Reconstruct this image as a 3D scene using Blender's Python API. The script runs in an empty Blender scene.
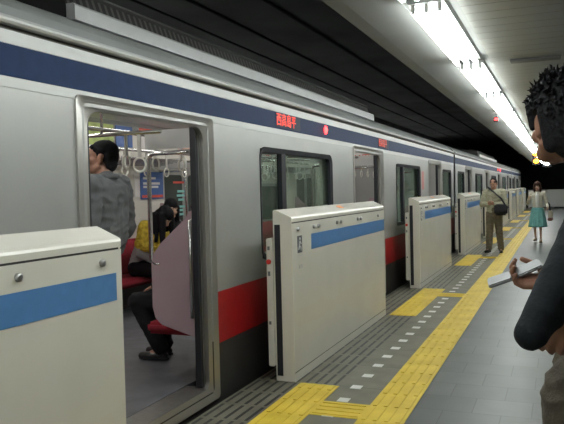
import bpy, bmesh, math, random
from mathutils import Vector, Matrix, noise
random.seed(7)
PI = math.pi
scene = bpy.context.scene
COL = scene.collection
V = Vector

# ------------------------------------------------------------------ materials
def mat(name, color, rough=0.5, metal=0.0, var=0.0, vscale=8.0, bump=0.0, bscale=60.0, coat=0.0, emit=None, estr=0.0, spec=0.5):
    m = bpy.data.materials.new(name); m.use_nodes = True
    nt = m.node_tree; b = nt.nodes['Principled BSDF']
    b.inputs['Base Color'].default_value = (*color, 1)
    b.inputs['Roughness'].default_value = rough
    b.inputs['Metallic'].default_value = metal
    b.inputs['Specular IOR Level'].default_value = spec
    b.inputs['Coat Weight'].default_value = coat
    tc = nt.nodes.new('ShaderNodeTexCoord')
    if var > 0:
        n = nt.nodes.new('ShaderNodeTexNoise'); n.inputs['Scale'].default_value = vscale; n.inputs['Detail'].default_value = 5
        r = nt.nodes.new('ShaderNodeValToRGB')
        r.color_ramp.elements[0].position = 0.3; r.color_ramp.elements[1].position = 0.7
        r.color_ramp.elements[0].color = (*[max(0, c * (1 - var)) for c in color], 1)
        r.color_ramp.elements[1].color = (*[min(1, c * (1 + var)) for c in color], 1)
        nt.links.new(tc.outputs['Object'], n.inputs['Vector']); nt.links.new(n.outputs['Fac'], r.inputs['Fac'])
        nt.links.new(r.outputs['Color'], b.inputs['Base Color'])
    if bump > 0:
        n2 = nt.nodes.new('ShaderNodeTexNoise'); n2.inputs['Scale'].default_value = bscale; n2.inputs['Detail'].default_value = 3
        bp = nt.nodes.new('ShaderNodeBump'); bp.inputs['Strength'].default_value = bump; bp.inputs['Distance'].default_value = 0.01
        nt.links.new(tc.outputs['Object'], n2.inputs['Vector']); nt.links.new(n2.outputs['Fac'], bp.inputs['Height'])
        nt.links.new(bp.outputs['Normal'], b.inputs['Normal'])
    if emit:
        b.inputs['Emission Color'].default_value = (*emit, 1); b.inputs['Emission Strength'].default_value = estr
    return m

M = {}
M['gate'] = mat('gate_white_paint', (0.66, 0.64, 0.56), 0.24, 0, 0.03, 3)
M['gate_post'] = mat('gate_post_paint', (0.60, 0.59, 0.54), 0.4)
M['blue'] = mat('gate_blue_film', (0.085, 0.22, 0.47), 0.35, 0, 0.05, 20)
M['black'] = mat('black_rubber', (0.012, 0.013, 0.018), 0.6)
M['gutter'] = mat('gutter_groove_strip', (0.10, 0.092, 0.078), 0.6)  # brownish-grey groove below the cornice
M['groove'] = mat('dark_joint', (0.03, 0.028, 0.025), 0.7)
M['chrome'] = mat('chrome', (0.72, 0.72, 0.72), 0.18, 1.0)
M['lock'] = mat('lock_metal', (0.45, 0.45, 0.45), 0.3, 0.9)
M['red_btn'] = mat('red_plastic', (0.6, 0.03, 0.02), 0.35)
M['orange'] = mat('orange_film', (0.75, 0.22, 0.05), 0.5)
M['sign_grey'] = mat('sign_grey', (0.12, 0.13, 0.14), 0.5)
M['white'] = mat('white_print', (0.75, 0.75, 0.73), 0.5)
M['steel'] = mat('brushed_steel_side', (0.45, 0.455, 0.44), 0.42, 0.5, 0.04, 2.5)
M['steel_shaded'] = mat('skirt_steel_shaded', (0.055, 0.052, 0.05), 0.45, 0.3, 0.1, 3)  # stainless skirt, the shade of the gates put into its colour
M['steel_frame'] = mat('door_frame_steel', (0.46, 0.45, 0.42), 0.3, 0.8, 0.05, 4)
M['steel_light'] = mat('polished_cantrail', (0.56, 0.57, 0.555), 0.45, 0.0, 0.03, 4)
M['roof'] = mat('roof_grey', (0.34, 0.36, 0.35), 0.5, 0.1, 0.1, 2)
M['cover'] = mat('roof_cover_grey', (0.55, 0.56, 0.56), 0.42, 0.15, 0.05, 2)
M['louvre'] = mat('louvre_dark', (0.12, 0.12, 0.115), 0.6)
def louvre_mat():
    m = bpy.data.materials.new('louvre_grille'); m.use_nodes = True
    nt = m.node_tree; b = nt.nodes['Principled BSDF']; L = nt.links
    tc = nt.nodes.new('ShaderNodeTexCoord'); wv = nt.nodes.new('ShaderNodeTexWave'); wv.bands_direction = 'Y'; wv.inputs['Scale'].default_value = 5.0
    r = nt.nodes.new('ShaderNodeValToRGB'); r.color_ramp.elements[0].position = 0.55; r.color_ramp.elements[1].position = 0.7
    r.color_ramp.elements[0].color = (0.03, 0.03, 0.03, 1); r.color_ramp.elements[1].color = (0.13, 0.13, 0.12, 1)
    L.new(tc.outputs['Object'], wv.inputs['Vector']); L.new(wv.outputs['Fac'], r.inputs['Fac']); L.new(r.outputs['Color'], b.inputs['Base Color'])
    b.inputs['Roughness'].default_value = 0.6
    return m
M['louvre_grille'] = louvre_mat()
M['navy'] = mat('navy_band', (0.012, 0.03, 0.085), 0.55, 0, 0.08, 15, spec=0.12)
M['red'] = mat('red_band', (0.36, 0.012, 0.014), 0.33, 0, 0.06, 15)
M['seat_red'] = mat('seat_red_moquette', (0.30, 0.015, 0.03), 0.9, 0, 0.15, 40, 0.2, 200)
M['pink'] = mat('pink_partition', (0.50, 0.36, 0.40), 0.25, 0, 0.03, 5)
M['in_wall'] = mat('interior_cream', (0.62, 0.60, 0.54), 0.45)
M['in_ceil'] = mat('interior_ceiling', (0.62, 0.63, 0.62), 0.5)
M['in_floor'] = mat('train_floor', (0.13, 0.13, 0.145), 0.4, 0, 0.25, 6)
M['sill'] = mat('sill_plate', (0.30, 0.29, 0.27), 0.35, 0.8, 0.1, 20, 0.2, 80)
M['strap'] = mat('strap_vinyl', (0.62, 0.62, 0.58), 0.5)
M['ring'] = mat('strap_ring', (0.78, 0.78, 0.72), 0.35)
M['dark_leaf'] = mat('door_leaf_steel', (0.35, 0.35, 0.34), 0.35, 0.6)
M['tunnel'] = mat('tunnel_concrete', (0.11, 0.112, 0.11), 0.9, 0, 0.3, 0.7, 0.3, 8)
M['cable'] = mat('cable', (0.06, 0.06, 0.06), 0.7)
M['rail'] = mat('rail_steel', (0.12, 0.09, 0.07), 0.5, 0.6)
M['ballast'] = mat('trackbed', (0.05, 0.048, 0.045), 0.95, 0, 0.5, 12, 0.6, 30)
M['soffit'] = mat('soffit_plaster', (0.25, 0.26, 0.25), 0.75, 0, 0.06, 1.5)
M['panel'] = mat('ceiling_panel', (0.23, 0.235, 0.21), 0.36, 0.2, 0.04, 2)
M['fixture'] = mat('fixture_white', (0.45, 0.46, 0.46), 0.4)
M['tube'] = mat('lit_tube', (0.9, 0.95, 1), 0.4, emit=(0.96, 1.0, 0.96), estr=20.0)
M['tube_in'] = mat('lit_carriage_tube', (0.9, 0.95, 1), 0.4, emit=(1.0, 0.98, 0.92), estr=12.0)
M['lamp_red'] = mat('lit_red_lamp', (0.6, 0.02, 0.02), 0.4, emit=(1.0, 0.03, 0.03), estr=9.0)
M['led'] = mat('led_red', (0.6, 0.05, 0.03), 0.5, emit=(1.0, 0.06, 0.03), estr=0.95)
M['led_bg'] = mat('led_panel', (0.03, 0.04, 0.065), 0.6, spec=0.3)
M['led_dim'] = mat('led_red_dim', (0.5, 0.05, 0.03), 0.5, emit=(1.0, 0.1, 0.05), estr=0.35)  # same sign as led, glow lowered to stand for the grazing view
M['lamp_orange'] = mat('lit_orange_lamp', (0.8, 0.3, 0.02), 0.4, emit=(1.0, 0.32, 0.02), estr=9.0)
M['lamp_white'] = mat('lit_white_lamp', (0.9, 0.9, 1), 0.4, emit=(0.85, 0.93, 1.0), estr=12.0)
M['skin'] = mat('skin', (0.50, 0.27, 0.19), 0.5, 0, 0.08, 25)
M['skin_shaded'] = mat('skin_shade_tone', (0.30, 0.15, 0.10), 0.5, 0, 0.08, 25)  # skin of the foreground man, with shade put into the colour
M['skin_pale'] = mat('skin_pale', (0.60, 0.37, 0.28), 0.5, 0, 0.05, 25)
M['hair'] = mat('black_hair', (0.012, 0.012, 0.014), 0.7, 0, 0.3, 80, 0.4, 150, spec=0.12)
M['hair_brown'] = mat('brown_hair', (0.05, 0.025, 0.018), 0.7, 0, 0.3, 80, 0.4, 150, spec=0.12)
M['jacket_black'] = mat('black_jacket_cloth', (0.010, 0.013, 0.016), 0.85, 0, 0.2, 20, 0.25, 90, spec=0.25)
M['maroon'] = mat('maroon_collar', (0.028, 0.008, 0.010), 0.8)
M['khaki'] = mat('khaki_cloth', (0.17, 0.145, 0.095), 0.85, 0, 0.12, 12, 0.25, 120)
M['khaki_dark'] = mat('olive_brown_cloth', (0.055, 0.046, 0.031), 0.85, 0, 0.15, 12, 0.3, 120)
M['beige'] = mat('beige_cloth', (0.40, 0.385, 0.28), 0.85, 0, 0.1, 12, 0.25, 120)
M['cream'] = mat('cream_knit', (0.52, 0.49, 0.40), 0.9, 0, 0.06, 20, 0.25, 160)
M['white_cloth'] = mat('white_cloth', (0.68, 0.68, 0.64), 0.85)
M['teal'] = mat('teal_cloth', (0.16, 0.40, 0.385), 0.8, 0, 0.15, 14, 0.25, 120)
M['grey_cloth'] = mat('grey_jacket_cloth', (0.115, 0.12, 0.125), 0.85, 0, 0.15, 10, 0.3, 90)
M['light_grey_cloth'] = mat('light_grey_cloth', (0.34, 0.34, 0.34), 0.9, 0, 0.1, 12, 0.25, 120)
M['yellow_cloth'] = mat('yellow_cloth', (0.62, 0.47, 0.05), 0.85, 0, 0.2, 25, 0.3, 90)
M['dark_cloth'] = mat('dark_suit_cloth', (0.009, 0.009, 0.011), 0.85, 0, 0.2, 12, 0.25, 120, spec=0.25)
M['shoe'] = mat('black_leather', (0.012, 0.011, 0.011), 0.3, coat=0.3)
M['shoe_tan'] = mat('tan_leather', (0.35, 0.24, 0.15), 0.45)
M['bag'] = mat('black_nylon', (0.018, 0.02, 0.025), 0.6, 0, 0.2, 20, 0.3, 80)
M['bag_beige'] = mat('beige_leather', (0.50, 0.45, 0.36), 0.5)
M['bag_brown'] = mat('brown_leather', (0.16, 0.06, 0.045), 0.5)
M['phone'] = mat('silver_phone', (0.25, 0.26, 0.265), 0.45, 0.1)
M['phone_dark'] = mat('phone_keys', (0.12, 0.12, 0.13), 0.4)
M['eye'] = mat('eye_white', (0.75, 0.74, 0.72), 0.2)
M['iris'] = mat('dark_iris', (0.015, 0.01, 0.008), 0.15)
M['lips'] = mat('lips', (0.36, 0.12, 0.10), 0.5)
M['poster_white'] = mat('poster_white', (0.72, 0.70, 0.68), 0.5)
M['poster_green'] = mat('poster_green', (0.42, 0.52, 0.16), 0.5, 0, 0.3, 6)
M['poster_blue'] = mat('poster_blue', (0.05, 0.12, 0.34), 0.45)
M['poster_peach'] = mat('poster_peach', (0.72, 0.52, 0.42), 0.5)
M['poster_red'] = mat('poster_red', (0.62, 0.08, 0.05), 0.5)
M['poster_yellow'] = mat('poster_yellow', (0.7, 0.5, 0.05), 0.5)
M['cyan_ink'] = mat('cyan_sticker', (0.25, 0.60, 0.58), 0.5)
M['dark_glass'] = mat('door_glass_dark', (0.045, 0.06, 0.055), 0.1)
M['barrier'] = mat('barrier_grey', (0.52, 0.53, 0.52), 0.5)

def glass_mat():
    m = bpy.data.materials.new('tinted_glass'); m.use_nodes = True
    nt = m.node_tree; nt.nodes.clear()
    o = nt.nodes.new('ShaderNodeOutputMaterial'); mx = nt.nodes.new('ShaderNodeMixShader')
    t = nt.nodes.new('ShaderNodeBsdfTransparent'); t.inputs['Color'].default_value = (0.74, 0.84, 0.79, 1)
    g = nt.nodes.new('ShaderNodeBsdfGlossy'); g.inputs['Roughness'].default_value = 0.06; g.inputs['Color'].default_value = (0.8, 0.9, 0.85, 1)
    mx.inputs['Fac'].default_value = 0.16
    nt.links.new(t.outputs[0], mx.inputs[1]); nt.links.new(g.outputs[0], mx.inputs[2]); nt.links.new(mx.outputs[0], o.inputs['Surface'])
    return m
M['glass'] = glass_mat()

def floor_mat():
    m = bpy.data.materials.new('platform_paving'); m.use_nodes = True
    nt = m.node_tree; b = nt.nodes['Principled BSDF']; L = nt.links
    tc = nt.nodes.new('ShaderNodeTexCoord')
    br = nt.nodes.new('ShaderNodeTexBrick')
    br.inputs['Scale'].default_value = 1.0; br.inputs['Brick Width'].default_value = 0.37; br.inputs['Row Height'].default_value = 0.33
    br.inputs['Mortar Size'].default_value = 0.004; br.inputs['Mortar Smooth'].default_value = 0.3
    br.inputs['Color1'].default_value = (0.092, 0.098, 0.096, 1); br.inputs['Color2'].default_value = (0.112, 0.118, 0.115, 1); br.inputs['Mortar'].default_value = (0.058, 0.06, 0.058, 1)
    L.new(tc.outputs['Object'], br.inputs['Vector'])
    n = nt.nodes.new('ShaderNodeTexNoise'); n.inputs['Scale'].default_value = 3; n.inputs['Detail'].default_value = 6
    L.new(tc.outputs['Object'], n.inputs['Vector'])
    mx = nt.nodes.new('ShaderNodeMix'); mx.data_type = 'RGBA'; mx.blend_type = 'OVERLAY'; mx.inputs['Factor'].default_value = 0.25
    L.new(br.outputs['Color'], mx.inputs[6]); L.new(n.outputs['Fac'], mx.inputs[7]); L.new(mx.outputs[2], b.inputs['Base Color'])
    b.inputs['Roughness'].default_value = 0.42
    return m
M['paving'] = floor_mat()

def edge_mat(slots):
    # concrete edge slabs 0.32 m long; with drain slots running along Y when slots
    m = bpy.data.materials.new('edge_slab_slotted' if slots else 'edge_slab'); m.use_nodes = True
    nt = m.node_tree; b = nt.nodes['Principled BSDF']; L = nt.links
    tc = nt.nodes.new('ShaderNodeTexCoord'); sp = nt.nodes.new('ShaderNodeSeparateXYZ'); L.new(tc.outputs['Object'], sp.inputs[0])
    def math_(op, a, bb=None, v=None):
        q = nt.nodes.new('ShaderNodeMath'); q.operation = op
        if isinstance(a, (int, float)): q.inputs[0].default_value = a
        else: L.new(a, q.inputs[0])
        if bb is not None:
            if isinstance(bb, (int, float)): q.inputs[1].default_value = bb
            else: L.new(bb, q.inputs[1])
        return q.outputs[0]
    per = 0.64
    fy = math_('FRACT', math_('DIVIDE', math_('ADD', sp.outputs['Y'], 100.0), 0.32 if slots else per))
    joint = math_('LESS_THAN', fy, 0.02)
    fac = joint
    if slots:
        fx = math_('FRACT', math_('DIVIDE', math_('ADD', sp.outputs['X'], 100.0), 0.0755))
        sl = math_('LESS_THAN', fx, 0.32)
        mid = math_('MULTIPLY', math_('GREATER_THAN', fy, 0.06), math_('LESS_THAN', fy, 0.96))
        fac = math_('MULTIPLY', sl, mid)
    n = nt.nodes.new('ShaderNodeTexNoise'); n.inputs['Scale'].default_value = 5; n.inputs['Detail'].default_value = 8
    L.new(tc.outputs['Object'], n.inputs['Vector'])
    r = nt.nodes.new('ShaderNodeValToRGB')
    r.color_ramp.elements[0].color = (0.135, 0.128, 0.096, 1); r.color_ramp.elements[1].color = (0.195, 0.187, 0.143, 1)
    r.color_ramp.elements[0].position = 0.3; r.color_ramp.elements[1].position = 0.7
    L.new(n.outputs['Fac'], r.inputs['Fac'])
    mx = nt.nodes.new('ShaderNodeMix'); mx.data_type = 'RGBA'
    L.new(fac, mx.inputs['Factor']); L.new(r.outputs['Color'], mx.inputs[6]); mx.inputs[7].default_value = (0.022, 0.022, 0.022, 1) if slots else (0.10, 0.10, 0.085, 1)
    L.new(mx.outputs[2], b.inputs['Base Color'])
    b.inputs['Roughness'].default_value = 0.5
    return m
M['edge_slot'] = edge_mat(True); M['edge'] = edge_mat(False)

def tactile_mat():
    m = bpy.data.materials.new('tactile_yellow'); m.use_nodes = True
    nt = m.node_tree; b = nt.nodes['Principled BSDF']; L = nt.links
    tc = nt.nodes.new('ShaderNodeTexCoord')
    n = nt.nodes.new('ShaderNodeTexNoise'); n.inputs['Scale'].default_value = 4; n.inputs['Detail'].default_value = 8
    L.new(tc.outputs['Object'], n.inputs['Vector'])
    r = nt.nodes.new('ShaderNodeValToRGB')
    r.color_ramp.elements[0].color = (0.64, 0.45, 0.035, 1); r.color_ramp.elements[1].color = (0.80, 0.60, 0.07, 1)
    r.color_ramp.elements[0].position = 0.3; r.color_ramp.elements[1].position = 0.7
    L.new(n.outputs['Fac'], r.inputs['Fac']); L.new(r.outputs['Color'], b.inputs['Base Color'])
    b.inputs['Roughness'].default_value = 0.5
    return m
M['tactile'] = tactile_mat()

# ------------------------------------------------------------------ mesh helpers
def link(o): COL.objects.link(o); return o
def obj(name, bm, m, parent=None, smooth=False):
    me = bpy.data.meshes.new(name); bm.normal_update(); bm.to_mesh(me); bm.free()
    if smooth:
        for p in me.polygons: p.use_smooth = True
    o = bpy.data.objects.new(name, me); link(o)
    for q in (m if isinstance(m, (list, tuple)) else [m]): me.materials.append(q)
    if parent: o.parent = parent
    return o
def thing(name, label, cat, loc=(0, 0, 0), rz=0, group=None):
    o = bpy.data.objects.new(name, None); link(o); o.location = loc; o.rotation_euler = (0, 0, rz); o.empty_display_size = 0.1
    o['label'] = label; o['category'] = cat
    if group: o['group'] = group
    return o
def tag(o, label, cat, group=None):
    o['label'] = label; o['category'] = cat
    if group: o['group'] = group
    return o
def struct(name, bm, m):
    o = obj(name, bm, m); o['kind'] = 'structure'; return o
def dup(root, loc, label=None):
    r = root.copy(); link(r); r.location = loc
    if label: r['label'] = label
    for ch in root.children:
        c = ch.copy(); link(c); c.parent = r
        for g in ch.children:
            d = g.copy(); link(d); d.parent = c
    return r
def box(bm, x0, x1, y0, y1, z0, z1, mi=0):
    vs = [bm.verts.new(p) for p in ((x0, y0, z0), (x1, y0, z0), (x1, y1, z0), (x0, y1, z0), (x0, y0, z1), (x1, y0, z1), (x1, y1, z1), (x0, y1, z1))]
    for f in ((0, 3, 2, 1), (4, 5, 6, 7), (0, 1, 5, 4), (1, 2, 6, 5), (2, 3, 7, 6), (3, 0, 4, 7)):
        bm.faces.new([vs[i] for i in f]).material_index = mi
    return vs
def BX(*a, bevel=0.0, seg=2):
    bm = bmesh.new(); box(bm, *a)
    if bevel: bmesh.ops.bevel(bm, geom=bm.edges[:], offset=bevel, segments=seg, profile=0.5, affect='EDGES')
    return bm
def tube(bm, pts, r, n=10, caps=True, mi=0):
    pts = [V(p) for p in pts]; rs = r if isinstance(r, (list, tuple)) else [r] * len(pts)
    rings = []; prev = None
    for i, p in enumerate(pts):
        t = (pts[min(i + 1, len(pts) - 1)] - pts[max(i - 1, 0)]).normalized()
        if prev is None:
            u = t.orthogonal().normalized()
        else:
            u = (prev - t * prev.dot(t))
            u = u.normalized() if u.length > 1e-6 else t.orthogonal().normalized()
        prev = u; w = t.cross(u)
        rings.append([bm.verts.new(p + (u * math.cos(2 * PI * k / n) + w * math.sin(2 * PI * k / n)) * rs[i]) for k in range(n)])
    for a, b in zip(rings, rings[1:]):
        for k in range(n):
            f = bm.faces.new((a[k], a[(k + 1) % n], b[(k + 1) % n], b[k])); f.smooth = True; f.material_index = mi
    if caps:
        bm.faces.new(rings[0][::-1]).material_index = mi; bm.faces.new(rings[-1]).material_index = mi
def prism_y(bm, prof, y0, y1, mi=0):
    """closed XZ profile extruded along Y"""
    a = [bm.verts.new((x, y0, z)) for x, z in prof]; b = [bm.verts.new((x, y1, z)) for x, z in prof]
    n = len(prof)
    for i in range(n):
        bm.faces.new((a[i], a[(i + 1) % n], b[(i + 1) % n], b[i])).material_index = mi
    bm.faces.new(a[::-1]).material_index = mi; bm.faces.new(b).material_index = mi
    bmesh.ops.recalc_face_normals(bm, faces=bm.faces[:])
def rrect(y0, y1, z0, z1, r, n=6, rb=None):
    """rounded rectangle loop in (y,z); rb = radius of the bottom corners"""
    rb = r if rb is None else rb
    out = []
    for cy, cz, a0, rr in ((y1 - r, z1 - r, 0, r), (y0 + r, z1 - r, PI / 2, r), (y0 + rb, z0 + rb, PI, rb), (y1 - rb, z0 + rb, 1.5 * PI, rb)):
        for k in range(n + 1):
            a = a0 + PI / 2 * k / n
            out.append((cy + rr * math.cos(a), cz + rr * math.sin(a)))
    return out
def ring(bm, outer, inner, xf, xb, xin=None, mi=0):
    """frame between two loops in the YZ plane, front face at xf (inner edge at xin), back at xb"""
    xin = xf if xin is None else xin
    n = len(outer)
    A = [bm.verts.new((xf, y, z)) for y, z in outer]; B = [bm.verts.new((xin, y, z)) for y, z in inner]
    Cc = [bm.verts.new((xb, y, z)) for y, z in inner]; D = [bm.verts.new((xb, y, z)) for y, z in outer]
    for i in range(n):
        j = (i + 1) % n
        for P, Q in ((A, B), (B, Cc), (Cc, D), (D, A)):
            bm.faces.new((P[i], P[j], Q[j], Q[i])).material_index = mi
    bmesh.ops.recalc_face_normals(bm, faces=bm.faces[:])
def plate(bm, loop, x0, x1, mi=0):
    A = [bm.verts.new((x0, y, z)) for y, z in loop]; B = [bm.verts.new((x1, y, z)) for y, z in loop]
    n = len(loop)
    for i in range(n): bm.faces.new((A[i], A[(i + 1) % n], B[(i + 1) % n], B[i])).material_index = mi
    bm.faces.new(A[::-1]).material_index = mi; bm.faces.new(B).material_index = mi
    bmesh.ops.recalc_face_normals(bm, faces=bm.faces[:])
def wall_holes(y0, y1, z0, z1, holes, x0, x1):
    bm = bmesh.new()
    ys = sorted({y0, y1, *[h[0] for h in holes], *[h[1] for h in holes]}); zs = sorted({z0, z1, *[h[2] for h in holes], *[h[3] for h in holes]})
    ys = [y for y in ys if y0 <= y <= y1]; zs = [z for z in zs if z0 <= z <= z1]
    vd = {}
    def vv(y, z):
        if (y, z) not in vd: vd[(y, z)] = bm.verts.new((x0, y, z))
        return vd[(y, z)]
    fs = []
    for a, b in zip(ys, ys[1:]):
        for c, d in zip(zs, zs[1:]):
            my, mz = (a + b) / 2, (c + d) / 2
            if any(h[0] < my < h[1] and h[2] < mz < h[3] for h in holes): continue
            fs.append(bm.faces.new((vv(a, c), vv(b, c), vv(b, d), vv(a, d))))
    r = bmesh.ops.extrude_face_region(bm, geom=fs)
    for e in r['geom']:
        if isinstance(e, bmesh.types.BMVert): e.co.x = x1
    bmesh.ops.recalc_face_normals(bm, faces=bm.faces[:])
    return bm
def text_mesh(name, body, size, m, parent, matrix, depth=0.002):
    cu = bpy.data.curves.new(name, 'FONT'); cu.body = body; cu.size = size; cu.extrude = depth; cu.align_x = 'CENTER'; cu.align_y = 'CENTER'
    t = bpy.data.objects.new(name, cu); link(t)
    dg = bpy.context.evaluated_depsgraph_get(); dg.update()
    me = bpy.data.meshes.new_from_object(t.evaluated_get(dg), depsgraph=dg)
    bpy.data.objects.remove(t, do_unlink=True); bpy.data.curves.remove(cu)
    me.name = name; me.materials.clear(); me.materials.append(m); me.transform(matrix)
    o = bpy.data.objects.new(name, me); link(o)
    if parent: o.parent = parent
    return o
# text facing +X (reads along +Y seen from +X side): local x -> +Y, local y -> +Z
FACE_PX = Matrix(((0, 0, 1, 0), (1, 0, 0, 0), (0, 1, 0, 0), (0, 0, 0, 1)))
FACE_NY = Matrix(((1, 0, 0, 0), (0, 0, -1, 0), (0, 1, 0, 0), (0, 0, 0, 1)))

# ------------------------------------------------------------------ setting
Y0, Y1 = -9.0, 46.9
struct('floor', BX(-0.93, 5.2, Y0, Y1 + 0.6, -1.3, 0.0), M['paving'])
bm = bmesh.new(); box(bm, -2.25, -1.575, Y0, Y1 + 0.6, -1.3, 0.0)
struct('trim_1', bm, M['edge_slot'])
bm = bmesh.new(); box(bm, -1.575, -0.93, Y0, Y1 + 0.6, -1.3, 0.0)
struct('trim_2', bm, M['edge'])
def tactile(name, x0, x1, y0, y1, axis, tile=0.3):
    """yellow tactile tiles with raised bars"""
    bm = bmesh.new(); box(bm, x0, x1, y0, y1, -0.02, 0.004)
    nb = 4; w = 0.028
    if axis == 'y':
        k = 0; y = y0
        while y < y1 - 0.01:
            ye = min(y + tile, y1)
            for i in range(nb):
                c = x0 + (i + 0.5) * (x1 - x0) / nb
                box(bm, c - w / 2, c + w / 2, y + 0.012, ye - 0.012, 0.003, 0.009)
            y = ye
    else:
        x = x0
        while x < x1 - 0.01:
            xe = min(x + tile, x1)
            for i in range(nb):
                c = y0 + (i + 0.5) * (y1 - y0) / nb
                box(bm, x + 0.012, xe - 0.012, c - w / 2, c + w / 2, 0.003, 0.009)
            x = xe
    struct(name, bm, M['tactile'])
tactile('trim_3', -1.228, -0.93, Y0 + 0.05, Y1 - 0.4, 'y')
GATE_START = [-5.45, -0.42] + [4.95 + 5.2 * k for k in range(8)]
GATE_LEN = [3.0, 3.146, 3.01] + [3.13] * 7
k = 4
for i in range(len(GATE_START) - 1):
    a = GATE_START[i] + GATE_LEN[i]; b = GATE_START[i + 1]
    tactile('trim_%d' % k, -1.875, -1.565, a - 0.02, b - 0.0, 'y'); k += 1
    tactile('trim_%d' % k, -1.563, -1.229, b - 0.68, b - 0.38, 'x', 0.334); k += 1
bm = bmesh.new()
y = -3.0
while y < 45:
    box(bm, -1.475, -1.395, y - 0.045, y + 0.045, -0.005, 0.0025); y += 0.332
struct('trim_%d' % k, bm, M['white']); k += 1

# track pit, tunnel shell
struct('floor_track', BX(-7.4, -2.251, Y0, 75, -1.5, -1.25), M['ballast'])
for i, x in enumerate((-3.22, -4.29)):
    struct('trim_%d' % k, BX(x - 0.035, x + 0.035, Y0, 75, -1.249, -1.1), M['rail']); k += 1
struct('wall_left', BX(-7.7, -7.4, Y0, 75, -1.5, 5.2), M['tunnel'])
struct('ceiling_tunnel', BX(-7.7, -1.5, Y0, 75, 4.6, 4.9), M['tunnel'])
bm = bmesh.new()
for x, z, r in ((-6.3, 4.585, 0.02), (-5.5, 4.58, 0.025), (-4.4, 4.58, 0.025), (-3.3, 4.585, 0.02)):
    tube(bm, [(x, Y0 + 0.2, z), (x, 74.5, z)], r, 8)
struct('trim_%d' % k, bm, M['cable']); k += 1
struct('wall_back', BX(-7.7, 5.2, 75, 75.3, -1.5, 5.2), M['tunnel'])
struct('wall_front', BX(-7.7, 5.2, Y0 - 0.3, Y0, -1.5, 5.2), M['in_wall'])
struct('wall_right', BX(5.2, 5.5, Y0, 75, -1.5, 5.2), M['in_wall'])  # unseen wall, pale colour chosen to reflect in the windows and bounce light
struct('floor_tunnel', BX(-2.25, 5.2, Y1 + 0.6, 75, -1.5, -1.25), M['ballast'])

# platform ceiling: plaster soffit on the track side, metal panels on the other
bm = bmesh.new()
prism_y(bm, [(-1.03, 2.80), (-1.2, 2.80), (-1.4, 2.805), (-1.54, 2.82), (-1.58, 2.86), (-1.58, 4.6), (-1.03, 4.6)], Y0, Y1)
struct('ceiling', bm, M['soffit'])
bm = bmesh.new()
y = Y0
while y < Y1:
    box(bm, -0.66, 5.2, y, y + 0.237, 2.80, 2.83); y += 0.245
box(bm, -0.66, 5.2, Y0, Y1, 2.835, 2.88, 1)
struct('ceiling_panels', bm, [M['panel'], M['groove']])
struct('ceiling_back', BX(-1.03, -0.66, Y0, Y1, 2.805, 2.88), M['soffit'])
bm = BX(-0.47, 0.02, 7.60, 7.74, 2.775, 2.801, bevel=0.006)
struct('trim_%d' % k, bm, M['louvre']); k += 1

# fluorescent fixtures
def make_light():
    t = thing('fluorescent_light', '', 'ceiling light', (-0.855, 0, 2.803), 0, 'three-tube lights in a row along the platform ceiling')
    bm = bmesh.new(); prism_y(bm, [(-0.125, -0.03), (0.125, -0.03), (0.14, 0.0), (-0.14, 0.0)], -1.19, 1.19)
    obj('housing', bm, M['fixture'], t)
    for x in (-0.092, 0.0, 0.092):
        bm = bmesh.new(); tube(bm, [(x, -1.13, -0.075), (x, 1.13, -0.075)], 0.02, 10); obj('tube', bm, M['tube'], t)
        for s in (-1, 1):
            bm = bmesh.new(); box(bm, x - 0.013, x + 0.013, s * 1.145 - 0.011, s * 1.145 + 0.011, -0.09, -0.029); obj('socket', bm, M['in_ceil'], t)
    return t
ORD = ['first', 'second', 'third', 'fourth', 'fifth', 'sixth', 'seventh', 'eighth', 'ninth', 'tenth']
L0 = make_light()
ys = [6.06 - 2.63 * 5 + 2.63 * i for i in range(20)]
for i, y in enumerate(ys):
    n = i - 5
    if n < -1: lab = 'fluorescent three-tube ceiling light added behind the viewpoint to light the scene, out of the picture'  # unseen fixtures, row continued backwards to light the scene
    elif n == -1: lab = 'lit three-tube ceiling light only just cut by the top edge, nearest in the row'
    elif n == 0: lab = 'largest fully visible lit three-tube ceiling light, at the top of the row'
    elif n > 8: lab = 'lit three-tube ceiling light far along the row, behind the head of the man at right'
    else: lab = 'lit three-tube ceiling light, %s beyond the largest visible one in the row' % ORD[n - 1]
    o = L0 if i == 0 else dup(L0, (-0.855, y, 2.803))
    o.location = (-0.855, y, 2.803); o['label'] = lab

# fill lamps added on the far track wall to lift the dark tunnel
tl = thing('added_fill_lamp', 'added fluorescent fill lamp brightening the dark tunnel, unseen behind the train', 'fill lamp', (-7.4, -6, 2.9), 0, 'added fill lamps hidden behind the train')
bm = bmesh.new(); box(bm, 0.0, 0.06, -0.65, 0.65, -0.05, 0.05); obj('housing', bm, M['fixture'], tl)
bm = bmesh.new(); tube(bm, [(0.09, -0.6, 0), (0.09, 0.6, 0)], 0.025, 10); obj('tube', bm, M['tube'], tl)
for i in range(1, 13): dup(tl, (-7.4, -6 + 4 * i, 2.9))
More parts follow.
